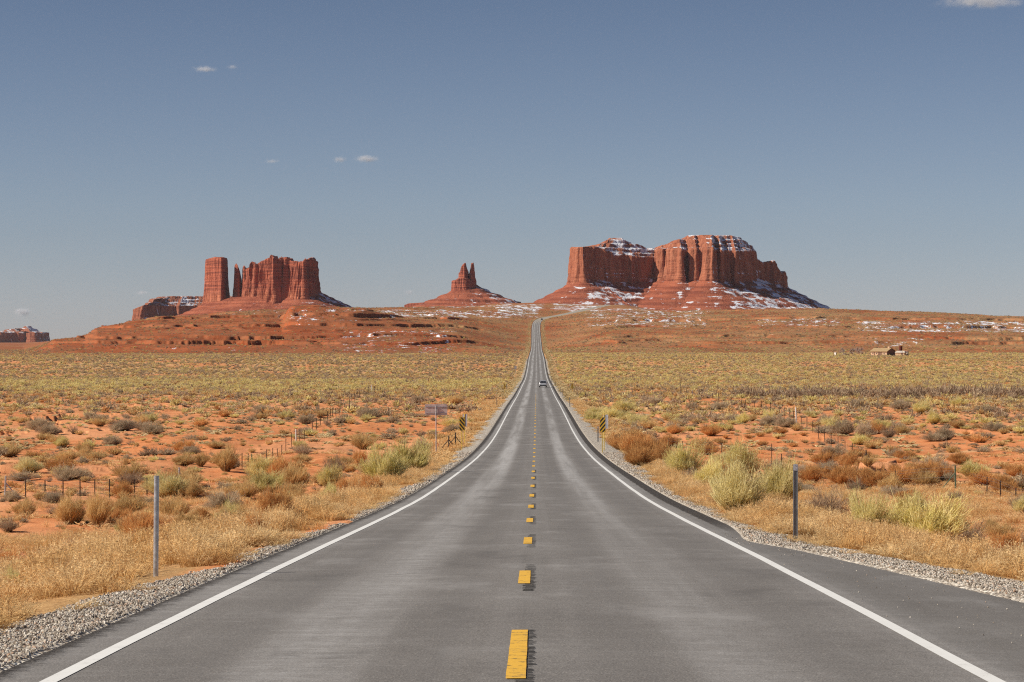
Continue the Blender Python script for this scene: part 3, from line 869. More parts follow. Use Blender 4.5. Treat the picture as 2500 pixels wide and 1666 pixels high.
# flat mesas far behind
D = 9500.0
m1 = butte('snowy_mesa', 420, D, 'long flat topped mesa banded with snow behind the tall tower on the left', 'mesa')
me, lp1 = cliff_mesh('cliff', D, [(328, 60), (330, -20), (338, -60), (352, -70), (358, -20), (382, 0), (388, 30), (430, 60), (436, 40), (470, 85), (520, 100), (600, 140), (660, 260)], 420.0, [(320, 786), (700, 786)],
    [(326, 757), (331, 754), (352, 745), (420, 747), (500, 746), (700, 746)], [(326, 757), (333, 753), (350, 745), (355, 731), (362, 731), (368, 729), (377, 725.4), (421, 723.5), (560, 723), (640, 723.5), (700, 740)],
    n=480, nv=50, nc=44, flute=10, lam=60.0, strata=2.0, seed=101, capk=3.4, capled=15.0)
under(me, 'cliff', M_mesa, m1)
under(talus_mesh('talus_slope', lp1, 20.0, 28.0, 24, 8, 70.0, 103), 'talus_slope', M_talus, m1)
D = 14000.0
m2 = butte('distant_mesa', 20, D, 'distant bluish mesa with a snowy top at the left edge of the plain', 'mesa')
me, lp2 = cliff_mesh('cliff', D, [(-140, 100), (-120, -140), (-60, -100), (0, -20), (45, 40), (66, 90), (71, 30), (78, -30), (84, -40), (95, -10), (100, 120)], 600.0, [(-160, 843), (110, 843)],
    [(-150, 812), (0, 811), (30, 812), (60, 813), (92, 811), (101, 815)], [(-150, 810), (-60, 806), (0, 807), (23, 804), (53, 800), (66, 795), (71, 795), (77, 800), (90, 806), (100, 812)],
    n=420, nv=40, nc=30, flute=20, lam=130.0, strata=2.5, seed=111, capk=2.4, capled=18.0)
under(me, 'cliff', M_mesa, m2)
under(talus_mesh('talus_slope', lp2, -60.0, 24.0, 24, 12, 120.0, 113), 'talus_slope', M_talus, m2)
D = 12000.0
m3 = butte('distant_peak', 250, D, 'tiny snow covered far peak just showing over the left slope', 'mesa')
me, lp3 = cliff_mesh('cliff', D, [(232, 80), (240, 10), (250, -10), (258, 10), (266, 80)], 300.0, [(200, 815), (300, 815)],
    [(230, 802), (250, 800), (268, 802)], [(230, 802), (243, 797), (250, 793), (256, 794), (268, 802)], n=160, nv=20, nc=20, flute=8, lam=60.0, seed=121, capk=1.3, capled=10)
under(me, 'cliff', M_mesa, m3)

# ------------------------------------------------------------------ shrubs, grass and stones: the meshes they are made of
def ribbons(P0, P1, P2, w0, w1, t0, t1, rng):
    """thin curved strips through three points; t = how far towards the tip of the plant"""
    n = len(P0)
    side = np.cross(P2 - P0, rng.normal(size=(n, 3)))
    side /= np.linalg.norm(side, axis=1, keepdims=True) + 1e-9
    w0 = np.broadcast_to(w0, n)[:, None]; w1 = np.broadcast_to(w1, n)[:, None]; wm = (w0 + w1) / 2
    V = np.stack([P0 - side * w0, P0 + side * w0, P1 - side * wm, P1 + side * wm, P2 - side * w1, P2 + side * w1], 1).reshape(-1, 3)
    b = np.arange(n)[:, None] * 6
    Q = np.concatenate([b + [0, 1, 3, 2], b + [2, 3, 5, 4]])
    t0 = np.broadcast_to(t0, n); t1 = np.broadcast_to(t1, n)
    T = np.stack([t0, t0, (t0 + t1) / 2, (t0 + t1) / 2, t1, t1], 1).reshape(-1)
    return V, Q, T

def shrub_mesh(name, n, twigs, w, seed, spread=1.25, flat=.8, r0=.22, inner=.55, twl=.22, upright=.35):
    """a bush of unit radius and unit height: many stems from one root, twigs near their ends"""
    g = np.random.default_rng(seed)
    lob = g.uniform(0, 6.28, 4)
    th = g.uniform(0, 6.2832, n)
    ph = np.arccos(1 - g.uniform(0, 1, n) * (1 - math.cos(spread)))
    lump = 1 + .19 * np.sin(2 * th + lob[3]) + .16 * np.sin(3 * th + lob[0] + 2 * ph) + .14 * np.sin(5 * th + lob[1] + 3 * ph) + .12 * np.sin(7 * ph + 2 * th + lob[2])
    lump = lump * np.where(g.uniform(0, 1, n) < .10, g.uniform(1.0, 1.3, n), 1.0)
    R = lump * (inner + (1.02 - inner) * g.uniform(0, 1, n) ** .45)
    end = np.stack([np.sin(ph) * np.cos(th), np.sin(ph) * np.sin(th), np.cos(ph) ** flat + .06], -1) * R[:, None]
    bt = g.uniform(0, 6.28, n); br = r0 * np.sqrt(g.uniform(0, 1, n))
    base = np.stack([br * np.cos(bt) * .6 + .35 * r0 * np.cos(th), br * np.sin(bt) * .6 + .35 * r0 * np.sin(th), np.full(n, -.03)], -1)
    midp = base * .48 + end * .52 + np.stack([np.zeros(n), np.zeros(n), g.uniform(-.02, .10, n)], -1) + g.normal(0, .025, (n, 3))
    parts = [ribbons(base, midp, end, w * 1.15, w * .6, 0.0, 1.0, g)]
    if twigs:
        i = g.integers(0, n, twigs)
        f = g.uniform(.55, 1.0, twigs)[:, None]
        p0 = midp[i] * (1 - f) + end[i] * f if True else end[i]
        d = (end[i] - base[i]); d /= np.linalg.norm(d, axis=1, keepdims=True) + 1e-9
        d = d * .6 + g.normal(0, .55, (twigs, 3)) + np.array([0, 0, upright])
        d /= np.linalg.norm(d, axis=1, keepdims=True)
        L = twl * g.uniform(.5, 1.2, twigs)[:, None]
        p1 = p0 + d * L * .5; p2 = p0 + d * L + np.array([0, 0, .02])
        parts.append(ribbons(p0, p1, p2, w * .8, w * .55, .75, 1.15, g))
    V = []; Q = []; T = []; o = 0
    for v, q, t in parts:
        V.append(v); Q.append(q + o); T.append(t); o += len(v)
    return np_mesh(name, np.concatenate(V), np.concatenate(Q), dict(tip=np.concatenate(T)))

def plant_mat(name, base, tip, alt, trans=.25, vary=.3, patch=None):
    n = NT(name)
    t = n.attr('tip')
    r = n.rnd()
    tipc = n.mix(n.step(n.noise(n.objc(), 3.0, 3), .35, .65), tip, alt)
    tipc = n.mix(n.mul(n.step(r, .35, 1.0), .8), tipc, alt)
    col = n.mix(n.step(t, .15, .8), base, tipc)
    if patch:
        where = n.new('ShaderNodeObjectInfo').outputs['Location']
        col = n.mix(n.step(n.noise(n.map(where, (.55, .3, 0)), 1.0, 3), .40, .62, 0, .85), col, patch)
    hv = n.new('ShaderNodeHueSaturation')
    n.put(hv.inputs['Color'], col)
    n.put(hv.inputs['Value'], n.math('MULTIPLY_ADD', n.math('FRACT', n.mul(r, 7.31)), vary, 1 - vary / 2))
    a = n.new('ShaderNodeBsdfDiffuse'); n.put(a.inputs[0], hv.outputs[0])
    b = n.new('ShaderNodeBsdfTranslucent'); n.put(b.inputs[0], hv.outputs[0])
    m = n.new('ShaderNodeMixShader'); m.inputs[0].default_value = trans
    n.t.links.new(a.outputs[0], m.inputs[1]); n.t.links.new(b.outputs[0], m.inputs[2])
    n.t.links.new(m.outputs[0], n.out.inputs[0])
    return n.m

KIND = ['rabbitbrush', 'sagebrush', 'tumbleweed', 'dry_shrub', 'bare_shrub']
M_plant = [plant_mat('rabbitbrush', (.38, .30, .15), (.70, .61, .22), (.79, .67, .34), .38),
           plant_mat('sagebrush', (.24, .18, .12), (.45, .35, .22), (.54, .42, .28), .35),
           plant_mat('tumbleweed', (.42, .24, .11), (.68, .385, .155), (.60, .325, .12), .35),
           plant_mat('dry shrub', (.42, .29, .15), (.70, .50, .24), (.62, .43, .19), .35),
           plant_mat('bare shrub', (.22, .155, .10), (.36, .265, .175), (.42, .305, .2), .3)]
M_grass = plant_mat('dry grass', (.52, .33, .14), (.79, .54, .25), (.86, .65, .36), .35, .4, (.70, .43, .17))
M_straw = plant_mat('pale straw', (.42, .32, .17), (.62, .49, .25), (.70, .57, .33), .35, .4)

HERO, MIDL, FARL = [], [], []
P_ = [dict(spread=1.30, flat=.75, twl=.20), dict(spread=1.40, flat=.9, twl=.22), dict(spread=1.25, flat=.8, twl=.28, upright=.6), dict(spread=1.2, flat=.8, twl=.25, upright=.5), dict(spread=1.2, flat=.85, twl=.30, inner=.35)]
for k in range(5):
    dens = (1.0, .9, 1.0, .8, .35)[k]
    HERO.append([shrub_mesh(KIND[k] + '_bush', int(1500 * dens), int(3000 * dens), .0075, 100 + 10 * k + j, **P_[k]) for j in range(3)])
    MIDL.append([shrub_mesh(KIND[k] + '_clump', int(330 * dens), int(560 * dens), .021, 200 + 10 * k + j, **P_[k]) for j in range(3)])
    FARL.append([shrub_mesh(KIND[k] + '_tuft', int(46 * (1 if k < 4 else .7)), 80, .065, 300 + 10 * k + j, **P_[k]) for j in range(3)])
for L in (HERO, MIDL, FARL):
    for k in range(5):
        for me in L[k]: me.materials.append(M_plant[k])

def scatter(name, pts, idx, scl, rot, variants, label, cat):
    """one object that carries many small copies of the variants: for ground cover nobody could count"""
    src = bpy.data.collections.new(name + '_sources')
    for i, me in enumerate(variants):
        src.objects.link(bpy.data.objects.new('%s_source_%02d' % (name, i), me))
    me = bpy.data.meshes.new(name)
    pts = np.ascontiguousarray(pts, np.float32)
    me.vertices.add(len(pts)); me.vertices.foreach_set('co', pts.ravel())
    a = me.attributes.new('kind_index', 'INT', 'POINT'); a.data.foreach_set('value', np.ascontiguousarray(idx, np.int32))
    a = me.attributes.new('size', 'FLOAT_VECTOR', 'POINT'); a.data.foreach_set('vector', np.ascontiguousarray(scl, np.float32).ravel())
    a = me.attributes.new('turn', 'FLOAT_VECTOR', 'POINT'); a.data.foreach_set('vector', np.ascontiguousarray(rot, np.float32).ravel())
    o = bpy.data.objects.new(name, me); COL.objects.link(o)
    ng = bpy.data.node_groups.new(name, 'GeometryNodeTree')
    ng.interface.new_socket('Geometry', in_out='INPUT', socket_type='NodeSocketGeometry')
    ng.interface.new_socket('Geometry', in_out='OUTPUT', socket_type='NodeSocketGeometry')
    N = ng.nodes; L = ng.links
    gi = N.new('NodeGroupInput'); go = N.new('NodeGroupOutput')
    ci = N.new('GeometryNodeCollectionInfo'); ci.inputs['Collection'].default_value = src
    ci.inputs['Separate Children'].default_value = True; ci.inputs['Reset Children'].default_value = True
    iop = N.new('GeometryNodeInstanceOnPoints'); iop.inputs['Pick Instance'].default_value = True
    def named(nm, ty):
        a = N.new('GeometryNodeInputNamedAttribute'); a.data_type = ty; a.inputs['Name'].default_value = nm
        return a.outputs['Attribute']
    L.new(gi.outputs[0], iop.inputs['Points']); L.new(ci.outputs[0], iop.inputs['Instance'])
    L.new(named('kind_index', 'INT'), iop.inputs['Instance Index'])
    L.new(named('size', 'FLOAT_VECTOR'), iop.inputs['Scale'])
    e2r = N.new('FunctionNodeEulerToRotation'); L.new(named('turn', 'FLOAT_VECTOR'), e2r.inputs[0])
    L.new(e2r.outputs[0], iop.inputs['Rotation'])
    L.new(iop.outputs[0], go.inputs[0])
    md = o.modifiers.new('scatter', 'NODES'); md.node_group = ng
    return tag(o, label, cat, kind='stuff')

# ------------------------------------------------------------------ where the shrubs stand
SH = []      # x, y, kind, radius, height
hand = [  # px, row of the foot, kind, width and height in picture pixels
    (1668, 1172, 0, 88, 64), (1802, 1182, 0, 98, 72), (1800, 1256, 0, 138, 88), (1738, 1206, 0, 88, 62), (1900, 1234, 0, 104, 78), (2023, 1278, 4, 104, 68), (2120, 1315, 0, 104, 78), (2255, 1342, 0, 172, 92),
    (2312, 1332, 0, 84, 72), (2366, 1334, 4, 92, 48), (2230, 1263, 0, 74, 42), (2494, 1258, 0, 44, 32), (2015, 1138, 2, 62, 28), (2075, 1146, 2, 64, 30), (2120, 1140, 3, 40, 22), (1516, 1100, 2, 66, 34), (1556, 1116, 2, 92, 44),
    (1590, 1130, 2, 92, 46), (1620, 1140, 2, 70, 42), (1560, 1138, 2, 84, 36), (1690, 1186, 4, 70, 34), (1640, 1160, 4, 46, 26), (1980, 1180, 2, 70, 34), (2060, 1186, 2, 90, 40), (2130, 1196, 2, 96, 44), (2200, 1186, 2, 84, 40),
    (2260, 1192, 3, 70, 34), (2090, 1206, 4, 60, 30), (2175, 1205, 3, 70, 36), (2240, 1176, 2, 64, 30), (2400, 1186, 2, 74, 30), (2450, 1196, 2, 70, 28), (1930, 1182, 4, 50, 26), (2010, 1168, 2, 60, 24), (2310, 1168, 2, 50, 24),
    (2480, 1340, 4, 60, 34), (2420, 1300, 3, 50, 26), (1960, 1262, 4, 40, 30),
    (936, 1186, 0, 94, 66), (999, 1161, 0, 96, 62), (648, 1172, 0, 84, 42), (716, 1189, 3, 88, 44), (802, 1191, 0, 58, 38), (817, 1166, 4, 58, 42), (877, 1143, 2, 48, 34), (805, 1236, 0, 52, 40), (713, 1216, 3, 72, 30),
    (1026, 1149, 4, 44, 30), (1028, 1111, 1, 48, 32), (552, 1151, 3, 74, 48), (170, 1281, 3, 94, 58), (240, 1287, 3, 70, 68), (312, 1259, 3, 94, 40), (425, 1272, 3, 84, 48), (547, 1248, 1, 90, 42), (493, 1276, 2, 54, 28),
    (105, 1392, 3, 74, 64), (345, 1327, 2, 94, 62), (170, 1171, 1, 90, 28), (672, 1290, 2, 84, 78), (600, 1220, 3, 70, 36), (470, 1218, 3, 60, 34), (380, 1205, 0, 56, 30), (420, 1195, 2, 60, 34), (300, 1215, 2, 60, 30), (760, 1262, 3, 60, 40),
    (850, 1222, 2, 66, 44), (905, 1206, 2, 60, 36), (690, 1250, 0, 64, 34), (20, 1300, 4, 60, 30), (60, 1262, 3, 70, 34), (130, 1228, 1, 60, 24), (30, 1225, 1, 50, 24), (560, 1300, 3, 80, 48), (620, 1310, 2, 70, 44), (480, 1330, 3, 90, 46),
    (250, 1390, 3, 80, 50), (30, 1450, 0, 70, 44), (170, 1360, 4, 66, 34), (15, 1395, 2, 60, 40),
    # farther, but each stands out
    (300, 1052, 1, 70, 26), (95, 1052, 1, 64, 28), (120, 1062, 1, 56, 22), (900, 1022, 1, 78, 24), (490, 1140, 3, 40, 28), (150, 1092, 0, 40, 18), (215, 1096, 0, 34, 16), (15, 1110, 0, 30, 20), (180, 1060, 4, 30, 18), (350, 1050, 1, 50, 18),
    (930, 1097, 0, 30, 14), (1000, 1000, 1, 36, 20), (1110, 990, 3, 50, 20), (690, 1024, 0, 22, 14), (800, 1040, 4, 30, 14), (375, 1060, 1, 60, 22), (640, 1010, 1, 50, 18), (860, 1000, 1, 40, 16), (1020, 985, 1, 44, 18),
    (2305, 1075, 1, 56, 28), (2430, 1054, 1, 50, 20), (2060, 1062, 1, 66, 34), (2110, 1068, 1, 52, 30), (2150, 1030, 1, 40, 18), (2280, 1036, 0, 40, 22), (1920, 1044, 1, 54, 22), (1780, 1052, 0, 26, 14), (1815, 1036, 0, 30, 20), (1875, 1030, 0, 36, 20),
    (1700, 1030, 1, 40, 18), (1600, 990, 1, 46, 18), (1690, 1000, 1, 40, 16), (1760, 1000, 1, 50, 16), (2250, 1010, 0, 50, 20), (2400, 1010, 1, 50, 18), (2200, 1000, 1, 60, 20), (2340, 995, 0, 44, 18), (2095, 1000, 1, 50, 22),
    (1530, 1030, 0, 50, 20), (1490, 1024, 0, 50, 20), (1560, 1044, 0, 50, 22), (1450, 1030, 0, 40, 18), (1590, 1090, 1, 44, 22), (1455, 1018, 0, 44, 18), (1520, 1008, 0, 60, 22),
]
for px, row, k, pw, ph in hand:
    p = on_ground(px, row)
    gr_ = 1.16 if k == 0 else 1.04
    SH.append((p.x, p.y, k, pw * p.y / F * .5 * gr_, ph * p.y / F * 1.02 * gr_, 1))
_hand_n = len(SH)

def spread(d0, d1, dens, rlo, rhi, hlo, hhi, g, umax=.245):
    area = umax * (d1 * d1 - d0 * d0)
    n = int(area * dens)
    y = np.sqrt(g.uniform(d0 * d0, d1 * d1, n)); u = g.uniform(-umax, umax, n); x = u * y
    z, m = ground(x, y, True)
    px, row = to_pix(x, y, z)
    keep = g.uniform(0, 1, n) < vegetation(px, row, y, x)
    keep &= m['e'] > np.interp(y, [20, 100, 400, 2000], [3.2, 3.8, 3.5, 6])
    keep &= ~((m['off'] > 4) & (m['off'] < 26) & (y > 360) & (y < 374))
    x, y, z, px, row = x[keep], y[keep], z[keep], px[keep], row[keep]
    n = len(x)
    v = g.uniform(0, 1, n) + .28 * fbm(x / 40, y / 90, 2, 171)
    left = px < 1300
    def choose(t):   # cumulative shares of rabbitbrush, sagebrush, tumbleweed, dry shrub, bare shrub
        return np.searchsorted(np.cumsum(t), v.clip(0, .999))
    kind = np.zeros(n, int)
    bands = [(0, 845, True, (.16, .56, .06, .1, .12)), (845, 928, True, (.22, .46, 0, .24, .08)), (928, 955, True, (.62, .2, 0, .16, .02)), (955, 1075, True, (.30, .36, .02, .26, .06)), (1075, 3000, True, (.13, .24, .07, .46, .10)),
             (0, 845, False, (.2, .55, .04, .1, .11)), (845, 940, False, (.46, .28, 0, .24, .02)), (940, 1060, False, (.28, .38, .03, .26, .05)), (1060, 3000, False, (.12, .25, .3, .22, .11))]
    for r0, r1, lf, t in bands:
        s = (row >= r0) & (row < r1) & (left == lf)
        kind = np.where(s, choose(t), kind)
    r = rlo + (rhi - rlo) * g.uniform(0, 1, n) ** 2
    h = r * g.uniform(hlo, hhi, n)
    return x, y, kind, r, h
g_ = np.random.default_rng(5)
zones = [(26, 130, .20, .14, .60, .7, 1.25), (26, 130, .5, .08, .22, .6, 1.2), (130, 400, .15, .30, 1.25, .5, 1.0), (130, 400, .42, .12, .42, .5, .9), (400, 900, .24, .28, 1.0, .6, 1.0), (900, 1620, .12, .4, 1.05, .6, .95), (1620, 3100, .055, .35, 1.1, .6, 1.0)]
for zargs in zones:
    for q in zip(*spread(*zargs, g_)): SH.append((*q, 0))
# thicket of tall bare bushes along a wash on the right
for i in range(420):
    pxx = 1790 + 760 * g_.uniform() ** .9; rw = 957 - 4 * g_.uniform() + 3 * math.sin(pxx / 60)
    y = 505 + 26 * g_.normal() * .6 + 10 * math.sin(pxx / 45)
    x = (pxx - CX) / F * y
    SH.append((x, y, 4 if g_.uniform() < .8 else 1, g_.uniform(.6, 1.3), g_.uniform(.8, 1.9), 0))

A = np.array(SH, float)
sz = np.sqrt(A[:, 3] * A[:, 4]) / A[:, 1]
pz_ = ground(A[:, 0], A[:, 1])
ppx, prow = to_pix(A[:, 0], A[:, 1], pz_)
inframe = (ppx > 8) & (ppx < 2492) & (prow < 1660)
order = np.argsort(-(sz * inframe + (A[:, 5] > 0) * 10))
NAMED = 296
named_i = [int(i) for i in order[:NAMED]]
rest_i = order[NAMED:]

LAND = [('the tall round marker post', 380, 1330), ('the perforated marker post', 1942, 1240), ('the blank sign back', 1064, 1070), ('the dark striped marker', 1129, 1070), ('the bright striped marker', 1472, 1075),
        ('the white fence corner post', 1945, 1025), ('the braced green fence post', 2332, 1175), ('the leaning dark fence brace', 2115, 1115), ('the silver fence end post', 12, 1195), ('the pale braced fence post', 438, 1165),
        ('the smooth roadside stone', 542, 1394), ('the silver car', 1326, 946), ('the tall bare pole', 1661, 962), ('the green leaning fence brace', 615, 1130), ('the tall pale fence post', 723, 1084)]
KPH = ['yellow-green rabbitbrush', 'grey sagebrush', 'rust coloured tumbleweed bush', 'tan dry shrub', 'brown leafless shrub']
KCAT = ['bush', 'bush', 'bush', 'bush', 'bush']
ORD = ['nearest', 'second', 'third', 'fourth', 'fifth', 'sixth', 'seventh', 'eighth', 'ninth', 'tenth', 'eleventh', 'twelfth', 'thirteenth', 'fourteenth', 'fifteenth', 'sixteenth', 'seventeenth', 'eighteenth', 'nineteenth', 'twentieth']
ORD += ['twenty-' + w for w in ('first', 'second', 'third', 'fourth', 'fifth', 'sixth', 'seventh', 'eighth', 'ninth')] + ['thirtieth'] + ['thirty-' + w for w in ('first', 'second', 'third', 'fourth', 'fifth', 'sixth', 'seventh', 'eighth', 'ninth')]
buckets = {}
for i in named_i:
    px, row, k = ppx[i], prow[i], int(A[i, 2])
    best = None
    for nm, lx, ly in LAND:
        dx, dy = px - lx, (row - ly) * 1.6
        dist = math.hypot(dx, dy)
        if best is None or dist < best[0]:
            if abs(dx) > abs(dy): rel = 'to the left of' if dx < 0 else 'to the right of'
            else: rel = 'beyond' if dy < 0 else 'in front of'
            best = (dist, nm, rel)
    buckets.setdefault((k, best[1], best[2]), []).append((best[0], i))
for (k, nm, rel), L in sorted(buckets.items(), key=lambda t: str(t[0])):
    for r_, (dist, i) in enumerate(sorted(L)):
        x, y, _k, rad, hgt, _h = A[i]
        me = (HERO if sz[i] > .0034 else MIDL)[k][i % 3]
        o = bpy.data.objects.new(KIND[k], me); COL.objects.link(o)
        o.location = (x, y, float(pz_[i]) - .02)
        o.rotation_euler = (0, 0, (i * 2.399) % 6.283)
        o.scale = (rad * .95, rad * .95, hgt * .95)
        only = len(L) == 1
        lab = ('%s just %s %s' % (KPH[k], rel, nm)) if only else '%s %s %s %s' % (ORD[r_], KPH[k], rel, nm)
        tag(o, lab, KCAT[k], ('yellow rabbitbrush', 'grey sagebrush', 'rust tumbleweed bushes', 'tan dry shrubs', 'leafless shrubs')[k] + ' of the roadside flats')

R = A[rest_i]; rz_ = pz_[rest_i]
near = R[:, 1] < 330
for nm, sel, LL in (('scrub', near, MIDL), ('far_scrub', ~near, FARL)):
    q = R[sel]
    n = len(q)
    idx = q[:, 2].astype(int) * 3 + g_.integers(0, 3, n)
    scl = np.stack([q[:, 3], q[:, 3], q[:, 4]], -1)
    rot = np.stack([np.zeros(n), np.zeros(n), g_.uniform(0, 6.283, n)], -1)
    pos = np.stack([q[:, 0], q[:, 1], rz_[sel] - .03], -1)
    scatter(nm, pos, idx, scl, rot, [m for k in range(5) for m in LL[k]],
            'small desert scrub dotted over the red flats' if nm == 'scrub' else 'endless low sage and rabbitbrush covering the plain and hills', 'scrub')

# ------------------------------------------------------------------ dry grass on the verges
def grass_mesh(name, n, w, seed, lean=.35, mat=None):
    g = np.random.default_rng(seed)
    th = g.uniform(0, 6.283, n); rr = .16 * np.sqrt(g.uniform(0, 1, n))
    b = np.stack([rr * np.cos(th), rr * np.sin(th), np.full(n, -.03)], -1)
    a = th + g.normal(0, .6, n); ln = g.uniform(.05, lean, n); h = g.uniform(.5, 1.0, n)
    m = b + np.stack([np.cos(a) * ln * .35, np.sin(a) * ln * .35, h * .55], -1)
    e = b + np.stack([np.cos(a) * ln, np.sin(a) * ln, h], -1)
    v, q, t = ribbons(b, m, e, w, w * .5, 0, 1, g)
    # ragged seed heads
    i = g.integers(0, n, n * 2)
    f = g.uniform(.35, 1, n * 2)[:, None]
    p0 = m[i] * (1 - f) + e[i] * f
    dd = g.normal(0, 1, (n * 2, 3)) * [1, 1, .5] + [0, 0, .5]; dd /= np.linalg.norm(dd, axis=1, keepdims=True)
    v2, q2, t2 = ribbons(p0, p0 + dd * .03, p0 + dd * .065, w * 1.5, w * 1.1, .9, 1.1, g)
    me = np_mesh(name, np.concatenate([v, v2]), np.concatenate([q, q2 + len(v)]), dict(tip=np.concatenate([t, t2])))
    me.materials.append(mat or M_grass)
    return me
GR = [grass_mesh('grass_tuft', 40, .0048, 400 + j, .28) for j in range(4)] + [grass_mesh('grass_tuft', 22, .019, 410 + j) for j in range(3)] + [grass_mesh('grass_tuft', 14, .05, 420 + j, .35, M_straw) for j in range(3)]
gp, gi_, gs = [], [], []
for d0, d1, per, var, hlo, hhi, wid in ((17, 60, 52, (0, 4), .13, .58, 6.0), (60, 140, 26, (0, 4), .16, .58, 6.0), (140, 420, 9, (4, 7), .2, .5, 5.5), (420, 1300, 1.0, (7, 10), .25, .5, 4.0), (1300, 2900, .45, (7, 10), .4, .8, 5.0)):
    for s in (-1, 1):
        n = int((d1 - d0) * wid * per)
        y = g_.uniform(d0, d1, n)
        e = .15 + wid * g_.uniform(0, 1, n)
        off = np.where(s > 0, edge_r(y) + e, -(edge_l(y) + e))
        x = road_x(y) + off
        thick = (.36 if s > 0 else .20) + 1.9 * fbm(x / 1.5, y / 2.4, 3, 181) + .9 * fbm(x / 7, y / 13, 2, 183)
        inner = (verge_l(y) if s < 0 else verge_r(y)) - vjag(x, y)
        thick = thick * sstep(inner - .6, inner + .8, e) * (1 - .85 * sstep(wid * .42, wid * .9, e + 1.2 * noise2(x / 3, y / 5, 7)))
        k = g_.uniform(0, 1, n) < thick
        x, y, e = x[k], y[k], e[k]
        h = (hlo + (hhi - hlo) * g_.uniform(0, 1, len(x)) ** 1.9) * (.30 + .85 * sstep(-.4, 1.5, e - inner[k]))
        wdt = np.full(len(x), .8 if d0 < 140 else 1.2 if d0 < 420 else 2.2) * g_.uniform(.7, 1.3, len(x))
        gp.append(np.stack([x, y, ground(x, y)], -1)); gi_.append(g_.integers(var[0], var[1], len(x)))
        gs.append(np.stack([wdt, wdt, h], -1))
# thin straw all over the flats
for d0, d1, per, var, wdt0 in ((30, 90, 2.4, (0, 4), 1.0), (90, 220, .9, (4, 7), 1.5), (220, 600, .22, (7, 10), 2.4)):
    n = int(.245 * (d1 * d1 - d0 * d0) * per)
    y = np.sqrt(g_.uniform(d0 * d0, d1 * d1, n)); x = g_.uniform(-.245, .245, n) * y
    off = x - road_x(y); e = np.where(off > 0, off - edge_r(y), -off - edge_l(y))
    k = (e > 2.2) & (g_.uniform(0, 1, n) < np.clip(.17 + 1.5 * fbm(x / 9, y / 16, 3, 191), 0, 1))
    x, y = x[k], y[k]
    gp.append(np.stack([x, y, ground(x, y)], -1)); gi_.append(g_.integers(var[0], var[1], len(x)))
    wdt = wdt0 * g_.uniform(.7, 1.3, len(x)); gs.append(np.stack([wdt, wdt, g_.uniform(.10, .30, len(x))], -1))
# golden patches farther from the road
for cpx, crow, sx, sy, n in ((2100, 1220, 9, 5, 1500), (2380, 1250, 6, 7, 1700), (1990, 1230, 4, 6, 700), (560, 1262, 5, 7, 900), (200, 1330, 4, 5, 900), (1400, 1010, 14, 24, 500), (2050, 1190, 12, 8, 900), (90, 1430, 3, 4, 700), (420, 1240, 5, 8, 500)):
    c = on_ground(cpx, crow)
    x = c.x + g_.normal(0, sx * .6, n); y = c.y + g_.normal(0, sy, n)
    ok = (y > 15) & (np.where(x > road_x(y), x - road_x(y) - edge_r(y), -(x - road_x(y)) - edge_l(y)) > 1.0)
    x, y = x[ok], y[ok]
    gp.append(np.stack([x, y, ground(x, y)], -1)); gi_.append(g_.integers(0, 4, len(x)))
    wdt = g_.uniform(.7, 1.2, len(x)); gs.append(np.stack([wdt, wdt, g_.uniform(.15, .42, len(x))], -1))
gp = np.concatenate(gp); gi_ = np.concatenate(gi_); gs = np.concatenate(gs)
rt = np.stack([g_.normal(0, .10, len(gp)), g_.normal(0, .10, len(gp)), g_.uniform(0, 6.283, len(gp))], -1)
scatter('dry_grass', gp, gi_, gs, rt, GR, 'golden dry grass growing along both verges of the road', 'grass')

# ------------------------------------------------------------------ gravel on the shoulders
def stone_mesh(name, seed, mat):
    g = np.random.default_rng(seed)
    bm = bmesh.new(); bmesh.ops.create_icosphere(bm, subdivisions=1, radius=1)
    ax = g.uniform(.6, 1.25, 3)
    for v in bm.verts: v.co = Vector((v.co.x * ax[0], v.co.y * ax[1], v.co.z * ax[2] * .75)) * g.uniform(.78, 1.12)
    me = bpy.data.meshes.new(name); bm.to_mesh(me); bm.free(); me.materials.append(mat)
    return me
n_ = NT('gravel stone')
M_stone = n_.bsdf(n_.ramp(n_.rnd(), [(0, (.17, .135, .105)), (.3, (.33, .275, .215)), (.6, (.50, .44, .36)), (.85, (.60, .55, .48)), (1, (.44, .27, .17))]), .9, 0, None, .1)
STN = [stone_mesh('pebble', 500 + j, M_stone) for j in range(6)]
gp, gs = [], []
for d0, d1, per, r0, r1 in ((16, 45, 900, .008, .024), (45, 80, 420, .011, .028), (80, 170, 110, .02, .045)):
    for s in (-1, 1):
        wid = np.interp((d0 + d1) / 2, [30, 60, 120], [1.25, 1.2, 1.7])
        n = int((d1 - d0) * wid * per)
        y = g_.uniform(d0, d1, n); e = -.05 + wid * g_.uniform(0, 1, n)
        off = np.where(s > 0, edge_r(y) + e, -(edge_l(y) + e)); x = road_x(y) + off
        lim = (verge_l(y) if s < 0 else verge_r(y)) - vjag(x, y)
        k = g_.uniform(0, 1, n) < sstep(lim + .18, lim - .1, e)
        x, y = x[k], y[k]
        r = r0 + (r1 - r0) * g_.uniform(0, 1, len(x)) ** 2
        gp.append(np.stack([x, y, ground(x, y) + r * .25], -1)); gs.append(np.stack([r, r, r], -1))
n = 260    # strays on the widened asphalt
y = g_.uniform(20, 50, n); x = road_x(y) + 3.7 + (edge_r(y) - 3.7) * g_.uniform(0, 1, n) ** .7
r = g_.uniform(.004, .011, n); gp.append(np.stack([x, y, cross_z(x - road_x(y), y) + r * .5], -1)); gs.append(np.stack([r, r, r], -1))
gp = np.concatenate(gp); gs = np.concatenate(gs); n = len(gp)
